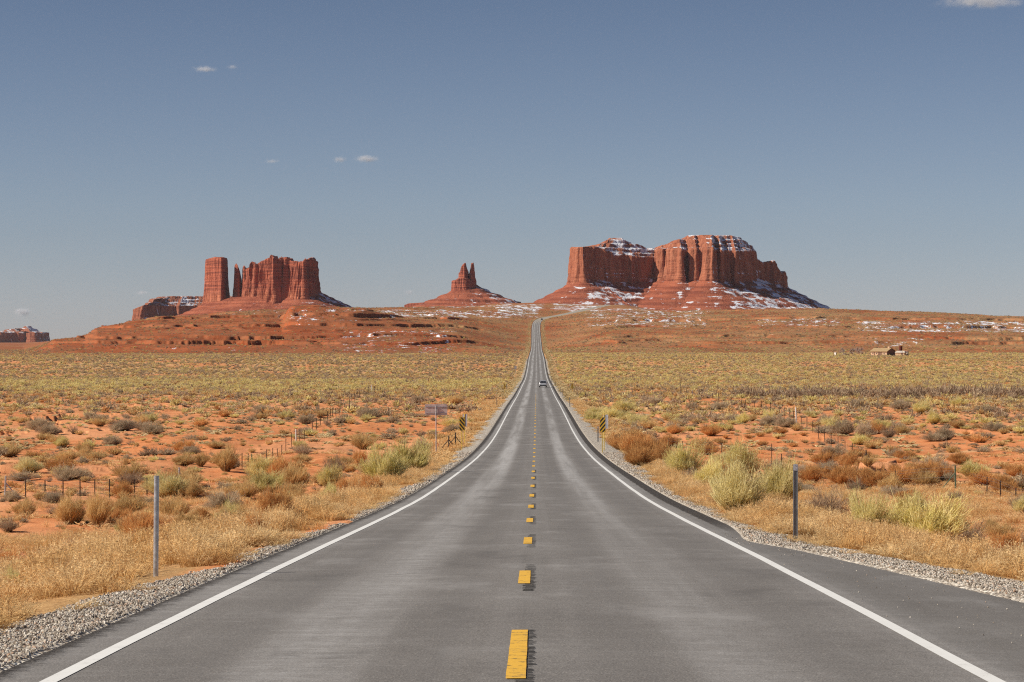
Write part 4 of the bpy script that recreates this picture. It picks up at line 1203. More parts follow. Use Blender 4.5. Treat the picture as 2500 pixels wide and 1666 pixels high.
scatter('gravel', gp, g_.integers(0, 6, n), gs, g_.uniform(0, 6.283, (n, 3)), STN, 'pale crushed gravel lying along both edges of the asphalt', 'gravel')

# ------------------------------------------------------------------ roadside furniture
M_galv = plain('galvanised steel', (.48, .50, .52), .38, .75, .12, 14, .5)
M_dull = plain('dull steel', (.27, .275, .28), .55, .35, .12, 14)
M_hole = plain('hollow', (.03, .03, .03), .9)
M_yel = plain('yellow painted post', (.80, .58, .10), .5, 0, .10, 9)
M_blk = plain('tarred wood', (.045, .036, .032), .9, 0, .3, 9)
M_grn = plain('green painted post', (.085, .125, .075), .7, 0, .2, 9)
M_rust = plain('rusty steel post', (.10, .065, .045), .85, .2, .3, 12)
M_pale = plain('pale painted post', (.62, .60, .56), .7, 0, .1, 8)
M_wire = plain('fence wire', (.20, .17, .15), .6, .5)
M_back = plain('bare sign back', (.66, .52, .48), .62, .15, .14, 4)
M_rail = plain('sign stiffener', (.42, .40, .41), .5, .4, .1, 6)
M_wht = plain('white reflector plate', (.55, .54, .57), .4, .2, .06, 9)
GZ = lambda x, y: float(ground(x, y))

# the round post by the left gravel, a steel tube flattened at the back, with bolt holes near its top
p = on_ground(380, 1408)
e = empty('marker_post', (p.x, p.y, p.z), 0); tag(e, 'tall smooth steel marker post standing in gravel beside the golden grass', 'marker post')
hgt = 245 * p.y / F
m = MB()
ring = [(.036 * math.cos(a), .030 * math.sin(a)) for a in np.linspace(0, 2 * math.pi, 20, endpoint=False)]
lean = .010 * hgt
m.loft([[(a + lean * t * 1.0, b, -.25 + (hgt + .25) * t) for a, b in ring] for t in (0, .5, 1)])
m.build('post', M_galv, e, smooth=False)
m = MB()
for k in range(3): m.rod((-.008 + lean, -.0365, hgt - .035 - .022 * k), (-.008 + lean, -.024, hgt - .035 - .022 * k), .004, n=8)
m.build('bolt_hole', M_hole, e)
m = MB(); m.loft([[(a * 1.02 + lean, b * 1.02, hgt + z) for a, b in ring] for z in (.001, .007)]); m.build('post_cap', M_dull, e)

def channel_post(name, px, row, hpx, label, holes=True, plate=True, mt=None):
    """perforated steel channel with flanges turned towards the road user"""
    p = on_ground(px, row)
    e = empty(name, (p.x, p.y, p.z)); tag(e, label, 'marker post')
    h = hpx * p.y / F
    m = MB()
    m.box((0, .012, h / 2 - .15), (.046, .006, h + .3))
    for s in (-1, 1):
        m.box((s * .026, .003, h / 2 - .15), (.006, .024, h + .3))
        m.box((s * .038, -.010, h / 2 - .15), (.018, .005, h + .3))
    m.build('post', mt or M_dull, e)
    if holes:
        m = MB()
        for k in range(int((h - .2) / .027)):
            m.rod((0, .0078, .06 + .027 * k), (0, .0095, .06 + .027 * k), .0042, n=6)
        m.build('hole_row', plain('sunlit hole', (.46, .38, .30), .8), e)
    if plate:
        m = MB(); m.box((0, -.016, h - .045), (.082, .004, .125), bevel=.0015); pl = m.build('reflector_plate', M_wht, e)
        m = MB()
        for z in (-.03, .03): m.rod((0, -.0195, h - .045 + z), (0, -.0225, h - .045 + z), .006, n=8)
        m.build('bolt', M_hole, pl)
    return e
channel_post('marker_post', 1942, 1316, 180, 'dark perforated channel post with a pale plate standing at the edge of the gravel')
channel_post('marker_post', 1460, 1079, 37, 'short dark channel post in gravel just before the bright striped marker', False, True)
channel_post('marker_post', 1213, 994, 21, 'thin grey post alone on the gravel beyond the dark striped marker', False, False)
channel_post('marker_post', 1391, 994, 24, 'thin dark post beside the side track where it leaves the road', False, False)
channel_post('marker_post', 1369, 961, 15, 'thin post near the silver car, first of a close pair', False, False)
channel_post('marker_post', 1374, 966, 16, 'thin post near the silver car, second of a close pair', False, False)

# the blank back of a big sign
p = on_ground(1065, 1112)
e = empty('road_sign', (p.x, p.y, p.z), math.radians(4)); tag(e, 'wide blank sign seen from behind on a single grey post', 'road sign')
k = p.y / F
H = 125 * k
m = MB(); m.rod((0, 0, -.2), (-.02, 0, H - 4 * k), .036, n=12); m.build('post', M_rail, e)
m = MB(); m.box((-.01, .055, H - 14 * k), (55 * k, .006, 27 * k), bevel=.002); pn = m.build('panel', M_back, e)
for z in (H - 7 * k, H - 22.5 * k):
    m = MB(); m.box((-.01, .040, z), (50 * k, .022, .042)); m.build('stiffener', M_rail, e)

def striped(name, flip):
    n = NT(name)
    c = n.sep(n.objc())
    t = n.math('FRACT', n.math('MULTIPLY_ADD', n.add(n.mul(c[0], -1.2 if flip else 1.2), c[2]), 3.3, .38))
    k = n.step(t, .465, .475)
    k2 = n.math('LESS_THAN', t, .012)
    dirt = n.noise(n.objc(), 9, 4)
    col = n.mix(k, n.mix(n.step(dirt, .3, .7), (.72, .43, .035), (.62, .36, .03)), (.022, .020, .018))
    return n.bsdf(col, .45, 0, None, .4)
M_strL, M_strR = striped('yellow black stripes falling right', False), striped('yellow black stripes falling left', True)

def object_marker(px, row, label, mat, panel_px, foot=0.0, turn=0.0, back=False, group=None, dy=0.0):
    """tall narrow plate on a yellow post; panel_px = rows of its top and bottom"""
    p = on_ground(px, row)
    p.y += dy; p.x += (px - CX) / F * dy; p.z = GZ(p.x, p.y)
    k = p.y / F
    e = empty('object_marker', p, turn); tag(e, label, 'road marker', group)
    zt, zb_ = (row - panel_px[0]) * k, (row - panel_px[1]) * k
    h = zt - zb_
    m = MB(); m.box((0, 0, zt / 2 + .03), (.055, .026, zt + .14)); m.box((0, -.016, zt / 2 + .03), (.020, .012, zt + .14)); m.build('post', M_yel, e)
    m = MB(); m.box((0, 0, 0), (.37, .006, h), bevel=.0028)
    s = -1 if not back else 1
    pan = m.build('panel', mat, e, (foot, s * .030, (zt + zb_) / 2))
    if back:
        m = MB(); m.box((0, -.012, 0), (.03, .012, h * .9)); m.build('bracket', M_rail, pan)
    return e
G_ = 'striped markers at the culvert'
object_marker(1127.5, 1099, 'dark yellow and black striped marker whose stripes fall towards the road beside the sign back', M_strL, (1019.5, 1052), .01, math.radians(3), group=G_)
object_marker(1134, 1089, 'grey back of a marker on a leaning yellow post behind the dark striped one', M_rail, (1012, 1042), .03, math.radians(-14), True, G_, 1.2)
object_marker(1470.5, 1106, 'bright yellow and black striped marker standing in gravel before the rust coloured bushes', M_strR, (1019.5, 1055), .03, math.radians(-4), group=G_)
object_marker(1475, 1101, 'grey back of a marker on a yellow post behind the bright striped one', M_rail, (1014, 1048), .11, math.radians(-20), True, G_, 1.0)
object_marker(1232, 962, 'small far striped marker left of the road with stripes falling towards it', M_strL, (937, 950), 0, 0, group=G_)
object_marker(1397, 963, 'small far yellow striped marker on the other side of the road from its dark twin', M_strR, (937, 949.5), 0, 0, group=G_)
object_marker(1238, 962, 'narrow grey back of a far marker right beside the small dark striped one', M_rail, (937, 950), 0, math.radians(62), True, G_, 2.0)
# small far sign back
p = on_ground(1258.5, 914)
e = empty('road_sign', p); tag(e, 'tiny grey sign seen from behind far down the left verge', 'road sign')
k = p.y / F
m = MB(); m.rod((0, 0, -.2), (0, 0, 20 * k), .05); m.build('post', M_dull, e)
m = MB(); m.box((0, -.06, 16.5 * k), (5.2 * k, .02, 8 * k)); m.build('panel', M_rail, e)
# tall bare pole
p = on_ground(1661.5, 965)
e = empty('bare_pole', p); tag(e, 'tall thin bare pole rising from the scrub in front of the dense grey thicket', 'pole')
k = p.y / F
m = MB(); m.rod((0, 0, -.3), (.02, 0, 35 * k), .07, .05); m.build('shaft', M_rust, e)
m = MB(); m.rod((.02, 0, 34.5 * k), (.02, 0, 36 * k), .09); m.build('pole_cap', M_rust, e)

# ------------------------------------------------------------------ fences: each run is one thing, with its posts and wires
def fence(label, posts, wires=(.25, .55, .85, 1.0), group='wire fences of the ranch land', wr=.006):
    """posts: (px, foot row, height in px, kind[, lean]); kinds: t thin steel, w white, g green braced, d dark braced, a pale braced pair"""
    P = [on_ground(q[0], q[1]) for q in posts]
    c = P[0]
    e = empty('wire_fence', c); tag(e, label, 'fence', group)
    tops = []
    for q, p in zip(posts, P):
        k = p.y / F; h = q[2] * k; lean = (q[4] if len(q) > 4 else 0) * k
        o = p - c; mt = {'t': M_rust, 'w': M_pale, 'g': M_grn, 'd': M_blk, 'a': M_galv}[q[3]]
        r = {'t': .024, 'w': .06, 'g': .045, 'd': .045, 'a': .05}[q[3]] * (1 if p.y < 260 else 1.35)
        m = MB()
        if q[3] == 't':
            m.rod(o + Vector((0, 0, -.3)), o + Vector((lean, 0, h)), r, n=5)
            m.box(o + Vector((lean * .9, -.6 * r, h * .55)), (r * 2.6, r * .5, h * .85))
        else:
            m.rod(o + Vector((0, 0, -.3)), o + Vector((lean, 0, h)), r, n=9)
        po = m.build('post', mt, e)
        if q[3] in 'gda':
            for s in ((1,) if q[3] != 'd' or len(q) < 6 else (-1, 1)):
                m = MB(); sg = s * (q[5] if len(q) > 5 else 1)
                m.rod(o + Vector((lean * .8, 0, h * .72)), o + Vector((.62 * h * sg, .1, -.05)), r * .62, n=8); m.build('brace', mt, po)
        tops.append((o, o + Vector((lean, 0, h)), h))
    m = MB()
    for (a0, a1, _), (b0, b1, _2) in zip(tops[:-1], tops[1:]):
        hh = min(_, _2) if min(_, _2) < .8 * max(_, _2) else None
        for f in wires:
            mid_ = (a0.lerp(a1, f) + b0.lerp(b1, f)) / 2 - Vector((0, 0, .02))
            m.rod(a0.lerp(a1, f * .95), mid_, wr, n=4); m.rod(mid_, b0.lerp(b1, f * .95), wr, n=4)
    m.build('wire', M_wire, e)
    return e
fence('wire fence crossing the flats behind the tall round marker post, with pale braced ends',
      [(12, 1220, 58, 'a', 2, 1), (63.5, 1231, 66, 't', -1), (110, 1212, 40, 't'), (154, 1217, 44, 't'), (195.5, 1216, 46, 't'), (232, 1213, 43, 't', -.5), (267.5, 1220, 50, 't'), (298, 1212, 46, 't'), (328, 1210, 40, 't', .6), (359, 1212, 46, 't'),
       (413, 1190, 34, 't'), (437, 1182, 40, 'a', .8, 1)])
fence('long wire fence zigzagging over the red washes from a green leaning brace',
      [(591, 1146, 40, 't'), (606, 1158, 50, 't'), (616, 1142, 34, 'g', -2, 1), (651, 1131, 34, 't'), (666, 1118, 24, 't'), (677, 1117, 22, 't'), (688, 1112, 26, 't'), (698, 1104, 34, 't'), (712, 1092, 36, 't'), (723, 1086, 38, 'w', -.5), (732, 1081, 34, 't'), (743, 1076, 26, 't'),
       (762.5, 1062, 34, 't'), (773, 1051, 30, 't'), (782, 1040, 24, 't'), (791, 1034, 24, 't'), (800, 1030, 26, 't'), (807, 1020, 22, 't'), (812, 1018, 22, 't'), (820, 1016, 20, 't'), (828, 1010, 20, 't'), (832, 1006, 20, 't'), (841, 1002, 18, 't'),
       (853, 1000, 26, 't'), (859, 985, 22, 't'), (866, 982, 22, 't'), (872, 975, 20, 't'), (878, 973, 20, 't'), (889, 967, 20, 't'), (899, 962, 18, 't'), (907, 958, 18, 'w'), (914, 962, 20, 't'), (921, 962, 20, 't'), (929, 962, 18, 't'), (938, 963, 14, 't')], (.5, .9))
fence('faint line of far fence posts on the plain left of the road',
      [(1035, 942, 14, 't'), (1040, 937, 12, 't'), (1046, 935, 12, 't'), (1052, 934, 11, 't'), (1058, 933, 11, 't'), (1065, 933, 10, 't'), (1073, 932, 10, 't'), (1082, 931, 9, 't'), (1092, 930, 9, 't'), (1105, 927, 9, 't'), (1120, 920, 8, 't'), (1140, 911, 7, 't'), (1156, 902, 8, 't'), (1172, 893, 6, 't'), (1190, 880, 6, 't')], (.9,), wr=.012)
fence('wire fence behind the big rabbitbrush ending at the green braced post',
      [(1504, 1085, 24, 'd', 0, 1), (1513, 1084, 24, 't'), (1632, 1105, 36, 't'), (1666.5, 1111, 34, 't'), (1762, 1120, 38, 't'), (1787, 1120, 26, 't'), (1884, 1137, 54, 't'), (1908, 1160, 52, 't'), (2042, 1182, 40, 't'), (2186, 1193, 44, 't'),
       (2333, 1196, 58, 'g', -1, -1), (2375, 1185, 28, 't'), (2409, 1210, 46, 't', .8), (2442, 1219, 46, 't', .5), (2480, 1224, 32, 't'), (2540, 1240, 40, 't')])
fence('ranch fence with one white corner post ending at a leaning dark brace',
      [(2115, 1126, 27, 'd', -.6, -1), (2105, 1112, 17, 't'), (2095, 1109, 20, 't'), (2081, 1110, 28, 't'), (2063, 1104, 28, 't'), (2046, 1100, 34, 't'), (2029, 1092, 32, 't'), (2013, 1080, 32, 't'), (1998, 1071, 30, 't'), (1984, 1057, 29, 't'), (1970, 1044, 26, 't'), (1956, 1038, 24, 't'),
       (1945, 1039, 44, 'w', -2.2), (1937, 1027, 24, 't'), (1928, 1020, 22, 't'), (1916, 1021, 28, 't'), (1904, 1016, 26, 't'), (1892, 1012, 26, 't'), (1881, 1007, 24, 't'), (1870, 1004, 24, 't'), (1859, 1003, 24, 't'), (1842, 1000, 22, 't'), (1829, 998, 20, 't'), (1820, 996, 20, 't'),
       (1810, 994, 18, 't'), (1785, 990, 26, 't'), (1770, 980, 18, 't'), (1754, 980, 20, 't'), (1740, 975, 16, 't'), (1715, 968, 16, 't'), (1708, 966, 16, 't'), (1690, 966, 14, 'a', 0, 1), (1676, 962, 14, 't'), (1664, 960, 16, 't'), (1651, 956, 12, 't')], (.5, .9))
fence('faint line of far fence posts on the plain right of the road',
      [(1565, 938, 14, 't'), (1558, 936, 11, 't'), (1550, 935, 11, 't'), (1541, 934, 10, 't'), (1530, 932, 9, 't'), (1518, 929, 9, 't'), (1505, 926, 8, 't'), (1490, 920, 8, 't'), (1474, 911, 7, 't'), (1458, 902, 6, 't'), (1442, 890, 6, 't')], (.9,), wr=.012)
fence('pair of short dark braced stub posts between the sign back and the striped marker', [(1095.5, 1098, 34, 'd', 0, -1), (1112, 1092, 36, 'd', 0, -1)], (.35, .8))
fence('short dark braced stub fence in the rust bushes behind the bright striped marker', [(1529, 1086, 25, 'g', 0, 1), (1545, 1090, 16, 't')], (.4, .8))
fence('pair of far dark posts with one leaning brace past the side track', [(1417, 971, 13, 't'), (1429.6, 972, 14, 'd', 0, 1)], (.5,))
fence('pair of dark posts standing by the far yellow striped marker', [(1356, 943, 12, 't'), (1346.5, 936, 9, 't')], (.5,))

# ------------------------------------------------------------------ rocks
def rock(px, row, wpx, hpx, col, label, seed):
    p = on_ground(px, row); k = p.y / F
    bm = bmesh.new(); bmesh.ops.create_icosphere(bm, subdivisions=3, radius=1)
    g = np.random.default_rng(seed); s1 = g.uniform(0, 9, 3)
    for v in bm.verts:
        n_ = .22 * float(noise2(v.co.x * 1.4 + s1[0], v.co.y * 1.4 + v.co.z * .9 + s1[1], seed)) + .12 * float(noise2(v.co.x * 3 + s1[2], v.co.z * 3 + v.co.y, seed + 1))
        v.co = v.co * (1 + n_)
        v.co = Vector((v.co.x * wpx * k * .5, v.co.y * wpx * k * .42, v.co.z * hpx * k * .55))
    me = bpy.data.meshes.new('rock'); bm.to_mesh(me); bm.free()
    nn = NT('rock'); f = nn.noise(nn.objc(), 9, 5)
    o = link_mesh('rock', me, nn.bsdf(nn.mix(nn.step(f, .3, .7), col, tuple(c * .6 for c in col)), .95, 0, nn.bump(f, .03, .8), .08))
    o.location = (p.x, p.y, p.z + hpx * k * .35)
    return tag(o, label, 'rock')
rock(542, 1393, 15, 9, (.34, .25, .17), 'smooth brown stone lying alone on the ragged asphalt edge', 601)
rock(614, 1394, 11, 7, (.25, .21, .17), 'small grey stone half sunk in grass at the asphalt edge', 603)
rock(1070, 1098, 8, 16, (.55, .20, .10), 'upright red boulder close behind the post of the sign back', 605)
rock(1054, 1099, 12, 9, (.30, .09, .05), 'low dark red boulder left of the sign post', 607)
rock(1977, 1286, 26, 9, (.17, .12, .10), 'flat dark stone among the leafless twigs right of the perforated post', 609)
rock(262, 1355, 7, 4, (.42, .36, .28), 'small pale stone in the short grass left of the round marker post', 611)

# ------------------------------------------------------------------ cars
def make_car(px, row, d, paint_col, label, pitch, yaw):
    kx = (px - CX) / F * d
    off = kx - float(road_x(d))
    e = empty('car', (kx, d, float(cross_z(off, d)) + .01)); tag(e, label, 'car', 'cars driving away up the road')
    e.rotation_euler = (pitch, 0, yaw)
    M_body = plain('car paint', paint_col, .28, .55, .03, 3, .6); M_glass = plain('car glass', (.018, .019, .022), .08, 0, .05, 3, .6)
    M_tyre = plain('tyre rubber', (.022, .021, .021), .9); M_rim = plain('wheel rim', (.5, .5, .5), .3, .8); M_trim = plain('car trim', (.03, .03, .032), .6)
    n = NT('tail lamp'); M_tail = n.bsdf((.22, .012, .012), .2, 0, None, .5)
    # body: rounded sections along the length; y = 0 at the tail, 4.6 at the nose
    def sec(y, wb, wm, zb, zm, zt):
        q = [(-wb, zb), (-wm, zb + .18), (-wm, zm), (-wm * .95, zt), (wm * .95, zt), (wm, zm), (wm, zb + .18), (wb, zb)]
        return [(a, y, b) for a, b in q]
    m = MB()
    m.loft([sec(0, .72, .78, .48, .78, .95), sec(.12, .82, .90, .38, .80, 1.03), sec(.5, .86, .94, .30, .82, 1.06), sec(2.0, .87, .95, .28, .80, 1.02), sec(3.3, .87, .95, .28, .78, 1.00), sec(4.2, .84, .90, .30, .72, .88), sec(4.55, .72, .78, .36, .66, .76)])
    body = m.build('body', M_body, e)
    bv = body.modifiers.new('round', 'BEVEL'); bv.width = .05; bv.segments = 2
    m = MB()
    def cab(y, wl, wr_, zl, zr): return [(-wl, y, zl), (-wr_, y, zr), (wr_, y, zr), (wl, y, zl)]
    m.loft([cab(.10, .86, .80, 1.03, 1.10), cab(.42, .87, .66, 1.04, 1.60), cab(.9, .88, .67, 1.03, 1.68), cab(2.2, .88, .68, 1.0, 1.68), cab(2.75, .87, .64, 1.0, 1.58), cab(3.5, .86, .80, .99, 1.02)])
    cabn = m.build('cabin', M_body, e); bv = cabn.modifiers.new('round', 'BEVEL'); bv.width = .05; bv.segments = 2
    m = MB(); m.poly([(-.74, .112, 1.14), (-.63, .375, 1.55), (.63, .375, 1.55), (.74, .112, 1.14)], .02, (0, -1, .4)); m.build('rear_window', M_glass, cabn)
    for s in (-1, 1):
        m = MB(); m.poly([(s * .875, .55, 1.08), (s * .70, .75, 1.56), (s * .70, 2.25, 1.58), (s * .865, 3.05, 1.06)], .015, (s, 0, .3)); m.build('side_window', M_glass, cabn)
        m = MB(); m.box((s * .72, .055, .88), (.20, .10, .20), bevel=.03); m.build('tail_lamp', M_tail, body)
        m = MB(); m.box((s * 1.04, 2.75, 1.10), (.22, .14, .16), bevel=.04); m.build('wing_mirror', M_trim, e)
        m = MB(); m.rod((s * .66, .8, 1.715), (s * .66, 2.3, 1.715), .02, n=8); m.build('roof_rail', M_trim, cabn)
        for y in (.85, 3.65):
            w_ = empty('wheel', (s * .82, y, .34)); w_.parent = e
            m = MB(); m.rod((-.12, 0, 0), (.12, 0, 0), .35, n=24); m.build('tyre', M_tyre, w_)
            m = MB(); m.rod((s * .112, 0, 0), (s * .13, 0, 0), .22, n=16); m.build('rim', M_rim, w_)
    m = MB(); m.box((0, .02, .47), (1.60, .16, .20), bevel=.03); m.build('rear_bumper', M_trim, e)
    m = MB(); m.box((0, -.004, .80), (.34, .02, .13)); m.build('number_plate', M_pale, body)
    m = MB(); m.poly([(-.70, 2.80, 1.50), (-.80, 3.42, 1.06), (.80, 3.42, 1.06), (.70, 2.80, 1.50)], .015, (0, 1, .8)); m.build('windscreen', M_glass, cabn)
    return e
make_car(1325.6, 946, 607, (.62, .62, .63), 'silver sport utility car driving away in the near valley lane', math.atan(-(float(road_h(611)) - float(road_h(607))) / 4), math.radians(-.6))
make_car(1322.6, 781, 2712, (.035, .038, .045), 'tiny dark car at the bend on top of the far hill', .04, math.radians(-5))

# ------------------------------------------------------------------ the farm on the right plain
def farm():
    M_wall = plain('adobe wall', (.56, .38, .25), .95, 0, .14, 1.2, .05); M_roof = plain('tan roofing', (.42, .285, .15), .95, 0, .14, 2.0, .05)
    M_dark = plain('dark boards and gable shade', (.19, .105, .075), .9, 0, .2, 3.0); M_win = plain('house glass', (.05, .05, .055), .2); M_tank = plain('rusted tank iron', (.13, .030, .018), .85, .1, .3, 1.5)
    M_lite = plain('pale planks', (.60, .50, .40), .9, 0, .12, 3)
    D = 1405.0; k = D / F
    # the house: long wall faces the sun, gable end faces the road
    c = Vector(((2155.5 - CX) * k, D, 0)); c.z = GZ(c.x, c.y) - .05
    h = empty('farm_house', c, math.radians(-37)); tag(h, 'low tan farmhouse with a pitched roof and shaded gable standing on the plain', 'house')
    L, W, hw, hr = 10.4, 9.6, 2.75, 4.5
    m = MB(); m.box((0, 0, hw / 2), (L, W, hw)); m.build('wall', M_wall, h)
    m = MB(); m.poly([(L / 2 - .02, -W / 2, 0.02), (L / 2 - .02, W / 2, .02), (L / 2 - .02, W / 2, hw), (L / 2 - .02, 0, hr), (L / 2 - .02, -W / 2, hw)], .10, (1, 0, 0)); m.build('gable_wall', M_dark, h)  # shade of this gable end is put into its colour, darker than the walls
    m = MB(); m.poly([(-L / 2 + .05, -W / 2, hw), (-L / 2 + .05, W / 2, hw), (-L / 2 + .05, 0, hr)], -.06, (1, 0, 0)); m.build('gable_wall', M_wall, h)
    m = MB()
    for s in (-1, 1):
        m.poly([(-L / 2 - .5, s * (W / 2 + .6), hw - .12), (L / 2 + .5, s * (W / 2 + .6), hw - .12), (L / 2 + .5, 0, hr + .12), (-L / 2 - .5, 0, hr + .12)], .16, (0, 0, 1))
    rf = m.build('roof', M_roof, h)
    m = MB(); m.box((L / 2 - 1.1, -.3, hr + .35), (1.1, .9, 1.5)); ch = m.build('chimney', M_wall, rf)
    m = MB(); m.box((1.4, .5, hr + .55), (.8, .8, .9)); m.build('roof_vent', M_dark, rf)
    for x_ in (-3.0, -.2, 1.7): 
        m = MB(); m.box((x_, -W / 2 - .25, hw / 2), (.16, .16, hw)); m.build('porch_post', M_dark, h)
    m = MB(); m.box((.7, -W / 2 - .03, 1.05), (1.0, .08, 2.05)); dr = m.build('door', M_dark, h)
    m = MB(); m.rod((1.0, -W / 2 - .09, 1.0), (1.0, -W / 2 - .14, 1.0), .05); m.build('handle', M_galv, dr)
    for x_ in (-3.9, -1.6, 3.4):
        m = MB(); m.box((x_, -W / 2 - .025, 1.55), (.9, .07, .85)); wi = m.build('window', M_wall, h)
        m = MB(); m.box((x_, -W / 2 - .07, 1.55), (.55, .03, .55)); m.build('pane', M_win, wi)
    # the low outbuilding
    D2 = 1418.0; k = D2 / F
    c = Vector(((2199 - CX) * k, D2, 0)); c.z = GZ(c.x, c.y)
    h = empty('outbuilding', c, math.radians(-28)); tag(h, 'low flat outbuilding with a shallow roof just right of the farmhouse', 'shed')
    m = MB(); m.box((0, 0, .9), (5.6, 3.6, 1.8)); m.build('wall', M_wall, h)
    m = MB(); m.poly([(-3.2, -2.2, 1.75), (3.2, -2.2, 1.75), (2.3, 0, 2.75), (-2.3, 0, 2.75)], .12, (0, 0, 1)); m.poly([(-3.2, 2.2, 1.75), (3.2, 2.2, 1.75), (2.3, 0, 2.75), (-2.3, 0, 2.75)], .12, (0, 0, 1))
    m.poly([(3.2, -2.2, 1.76), (3.2, 2.2, 1.76), (2.3, 0, 2.76)], .1, (0, 0, 1)); m.poly([(-3.2, -2.2, 1.76), (-3.2, 2.2, 1.76), (-2.3, 0, 2.76)], .1, (0, 0, 1))
    rf = m.build('roof', M_lite, h)
    m = MB(); m.box((.9, -1.75, 2.25), (1.5, .5, .55)); m.build('skylight', M_wht, rf)
    m = MB(); m.box((1.3, -1.82, .85), (1.0, .08, 1.6)); m.build('door', M_dark, h)
    # the rusted tank on its legs
    c = Vector(((2204.5 - CX) * k, D2 + 9, 0)); c.z = GZ(c.x, c.y)
    t = empty('water_tank', c); tag(t, 'tall dark rusty water tank rising behind the outbuilding', 'water tank')
    kk = (D2 + 9) / F
    m = MB(); m.rod((-.05, 0, 8.5 * kk), (.12, 0, 22 * kk), 4.2 * kk, n=28); m.build('tank', M_tank, t)
    m = MB(); m.rod((.12, 0, 22 * kk), (.125, 0, 22.5 * kk), 4.3 * kk, 3.8 * kk, n=28); m.build('tank_lid', M_tank, t)
    for sx in (-.7, .7):
        for sy in (-.7, .7):
            m = MB(); m.rod((sx, sy, -.2), (sx * .85, sy * .85, 8.6 * kk), .1, n=6); m.build('leg', M_tank, t)
    # upright shed
    c = Vector(((2215 - CX) * k, D2 + 2, 0)); c.z = GZ(c.x, c.y)
    s = empty('plank_shed', c, math.radians(-34)); tag(s, 'narrow grey plank shed at the right end of the farm buildings', 'shed')
    m = MB(); m.box((0, 0, 1.0), (1.5, 1.3, 2.0)); m.build('wall', M_lite, s)
    m = MB(); m.box((.755, 0, 1.0), (.05, 1.2, 1.9)); m.build('door', M_hole, s)
    m = MB(); m.poly([(-.85, -.75, 1.95), (-.85, .75, 1.95), (-.85, 0, 2.75)], 1.7, (1, 0, 0)); m.build('roof', M_dark, s)
    # little outhouse far to the left
    c = Vector(((2039.5 - CX) * 1400 / F, 1400, 0)); c.z = GZ(c.x, c.y)
    s = empty('outhouse', c, math.radians(-32)); tag(s, 'tiny white outhouse standing alone on the plain left of the farmhouse', 'outhouse')
    m = MB(); m.box((0, 0, .95), (1.0, 1.0, 1.9)); m.build('wall', plain('whitewashed boards', (.78, .75, .70), .8), s)
    m = MB(); m.box((.51, 0, .85), (.04, .75, 1.6)); m.build('door', M_hole, s)
    m = MB(); m.poly([(-.62, -.62, 1.9), (.62, -.62, 1.9), (.62, .62, 2.1), (-.62, .62, 2.1)], .08, (0, 0, 1)); m.build('roof', M_lite, s)
farm()

def bare_tree(px, row, d, h, seed, label):
    """leafless tree: trunk, limbs and a haze of fine twigs"""
    x = (px - CX) / F * d
    e = empty('bare_tree', (x, d, GZ(x, d))); tag(e, label, 'tree', 'leafless trees by the farmhouse')
    g = np.random.default_rng(seed)
    m = MB(); tw = []
    def grow(a, dr, ln, r, lev):
        b = a + dr * ln
        m.rod(a, b, r, r * .65, n=6)
        if lev == 0:
            for _ in range(26):
                dd = (dr + Vector(g.normal(0, .7, 3)) + Vector((0, 0, .1))).normalized()
                s = a.lerp(b, g.uniform(.3, 1)); tw.append((s, s + dd * ln * g.uniform(.5, 1.0)))
            return
        for _ in range(4 if lev > 1 else 3):
            dd = (dr + Vector(g.normal(0, .66, 3)) + Vector((0, 0, .14))).normalized()
            grow(a.lerp(b, g.uniform(.6, 1)), dd, ln * g.uniform(.62, .82), r * .58, lev - 1)
    grow(Vector((0, 0, -.2)), Vector((g.normal(0, .06), 0, 1)).normalized(), h * .34, h * .030, 3)
    M_bark = plain('grey bark', (.38, .30, .24), .95, 0, .2, 3)
    m.build('trunk', M_bark, e)
    a = np.array([t[0] for t in tw]); b = np.array([t[1] for t in tw])
    v, q, t_ = ribbons(a, (a + b) / 2 + g.normal(0, .05, a.shape), b, .045, .03, 0, 1, g)
    link_mesh('crown', np_mesh('crown', v, q, dict(tip=t_)), plant_mat('twigs', (.34, .27, .22), (.56, .45, .39), (.52, .40, .33)), e)
bare_tree(2102, 866, 1412, 7.4, 701, 'pale leafless tree nearest the left end of the farmhouse')
bare_tree(2083, 866, 1424, 5.4, 703, 'low leafless tree second from the farmhouse')
bare_tree(2058, 866, 1418, 5.0, 705, 'small leafless tree closest to the tiny white outhouse')

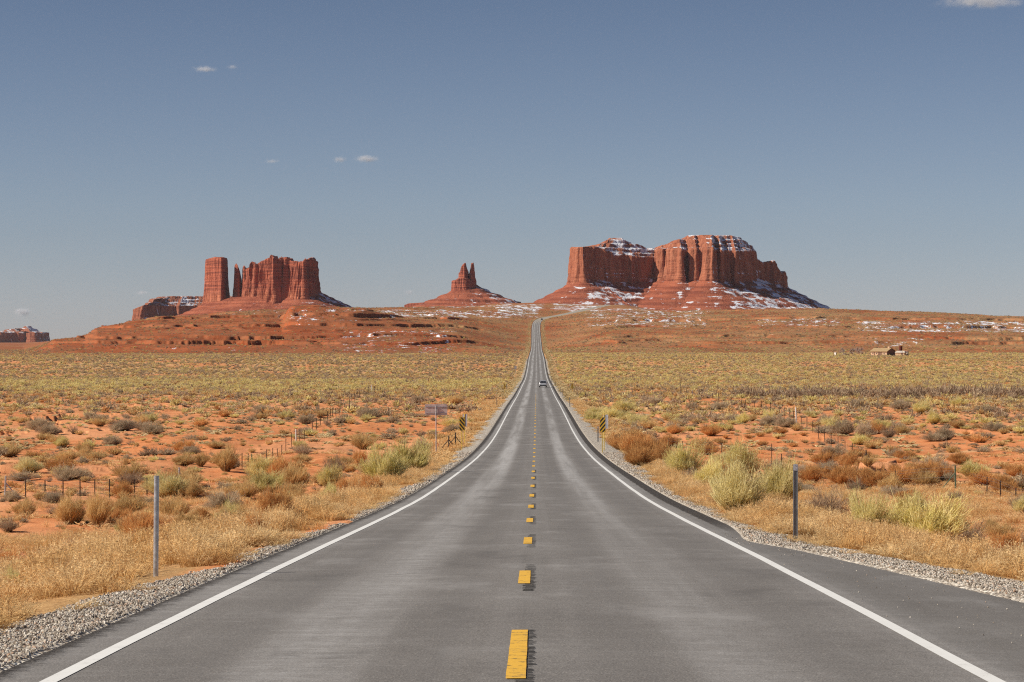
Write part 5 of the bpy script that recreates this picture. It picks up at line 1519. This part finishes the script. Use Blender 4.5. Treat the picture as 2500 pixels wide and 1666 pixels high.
# ------------------------------------------------------------------ clouds: small wisps far beyond the buttes
def cloud(px, row, wpx, hpx, label, dens, seed, d=26000.0):
    c = pix(px, row, d); k = d / F
    bm = bmesh.new(); bmesh.ops.create_icosphere(bm, subdivisions=3, radius=1)
    me = bpy.data.meshes.new('cloud'); bm.to_mesh(me); bm.free()
    n = NT('cloud'); n.out
    q = n.objc()
    r = n.new('ShaderNodeVectorMath', operation='LENGTH'); n.put(r.inputs[0], q)
    body = n.step(r.outputs['Value'], 1.0, .0)
    f = n.noise(n.map(q, (2.2 * max(1, wpx / hpx / 2), 2.0, 1.6), (seed * 3.1, seed * 1.7, 0)), 1.0, 5, .62)
    dn = n.mul(n.step(n.add(f, n.mul(body, .35)), .48, 1.15), n.mul(body, 1.35 * dens / (hpx * k)))
    v = n.new('ShaderNodeVolumePrincipled'); v.inputs['Color'].default_value = (.97, .97, .99, 1); n.put(v.inputs['Density'], dn)
    v.inputs['Anisotropy'].default_value = .2
    n.t.links.new(v.outputs[0], n.out.inputs['Volume'])
    o = link_mesh('cloud', me, n.m)
    o.location = c; o.scale = (wpx * k * .5, wpx * k * .35, hpx * k * .5)
    return tag(o, label, 'cloud', 'small clouds in the blue sky')
cloud(500, 169, 88, 24, 'faint flat cloud high above the crown butte', 2.2, 1)
cloud(567, 164, 46, 18, 'thin wisp of cloud just right of the flat high one', 1.3, 2)
cloud(664, 394, 60, 16, 'barely visible streak of cloud left of the side by side pair', 1.0, 3)
cloud(830, 390, 52, 24, 'smaller puff of the side by side pair in the middle sky', 2.6, 4)
cloud(895, 388, 92, 28, 'larger puff of the side by side pair in the middle sky', 2.9, 5)
cloud(346, 715, 52, 18, 'pale thin cloud low above the snowy flat mesa', 2.0, 6)
cloud(55, 763, 66, 36, 'small bright puffy cloud low over the distant left mesa', 6.0, 7)
cloud(999, 714, 40, 22, 'tiny pale cloud low left of the twin spired butte', 2.2, 8)
cloud(2400, 4, 330, 44, 'long pinkish veil of cloud in the top right corner of the sky', 1.6, 9)

# ------------------------------------------------------------------ the air: faint blue haze over the far land
m = MB(); m.box((0, 8300, 106), (26000, 16800, 340))
n = NT('haze')
v = n.new('ShaderNodeVolumePrincipled'); v.inputs['Color'].default_value = (.80, .88, 1.0, 1); v.inputs['Density'].default_value = 0.6e-5; v.inputs['Anisotropy'].default_value = .1
n.t.links.new(v.outputs[0], n.out.inputs['Volume'])
hz = m.build('haze', n.m)
tag(hz, 'faint blue haze lying over the far buttes', 'haze', kind='stuff')
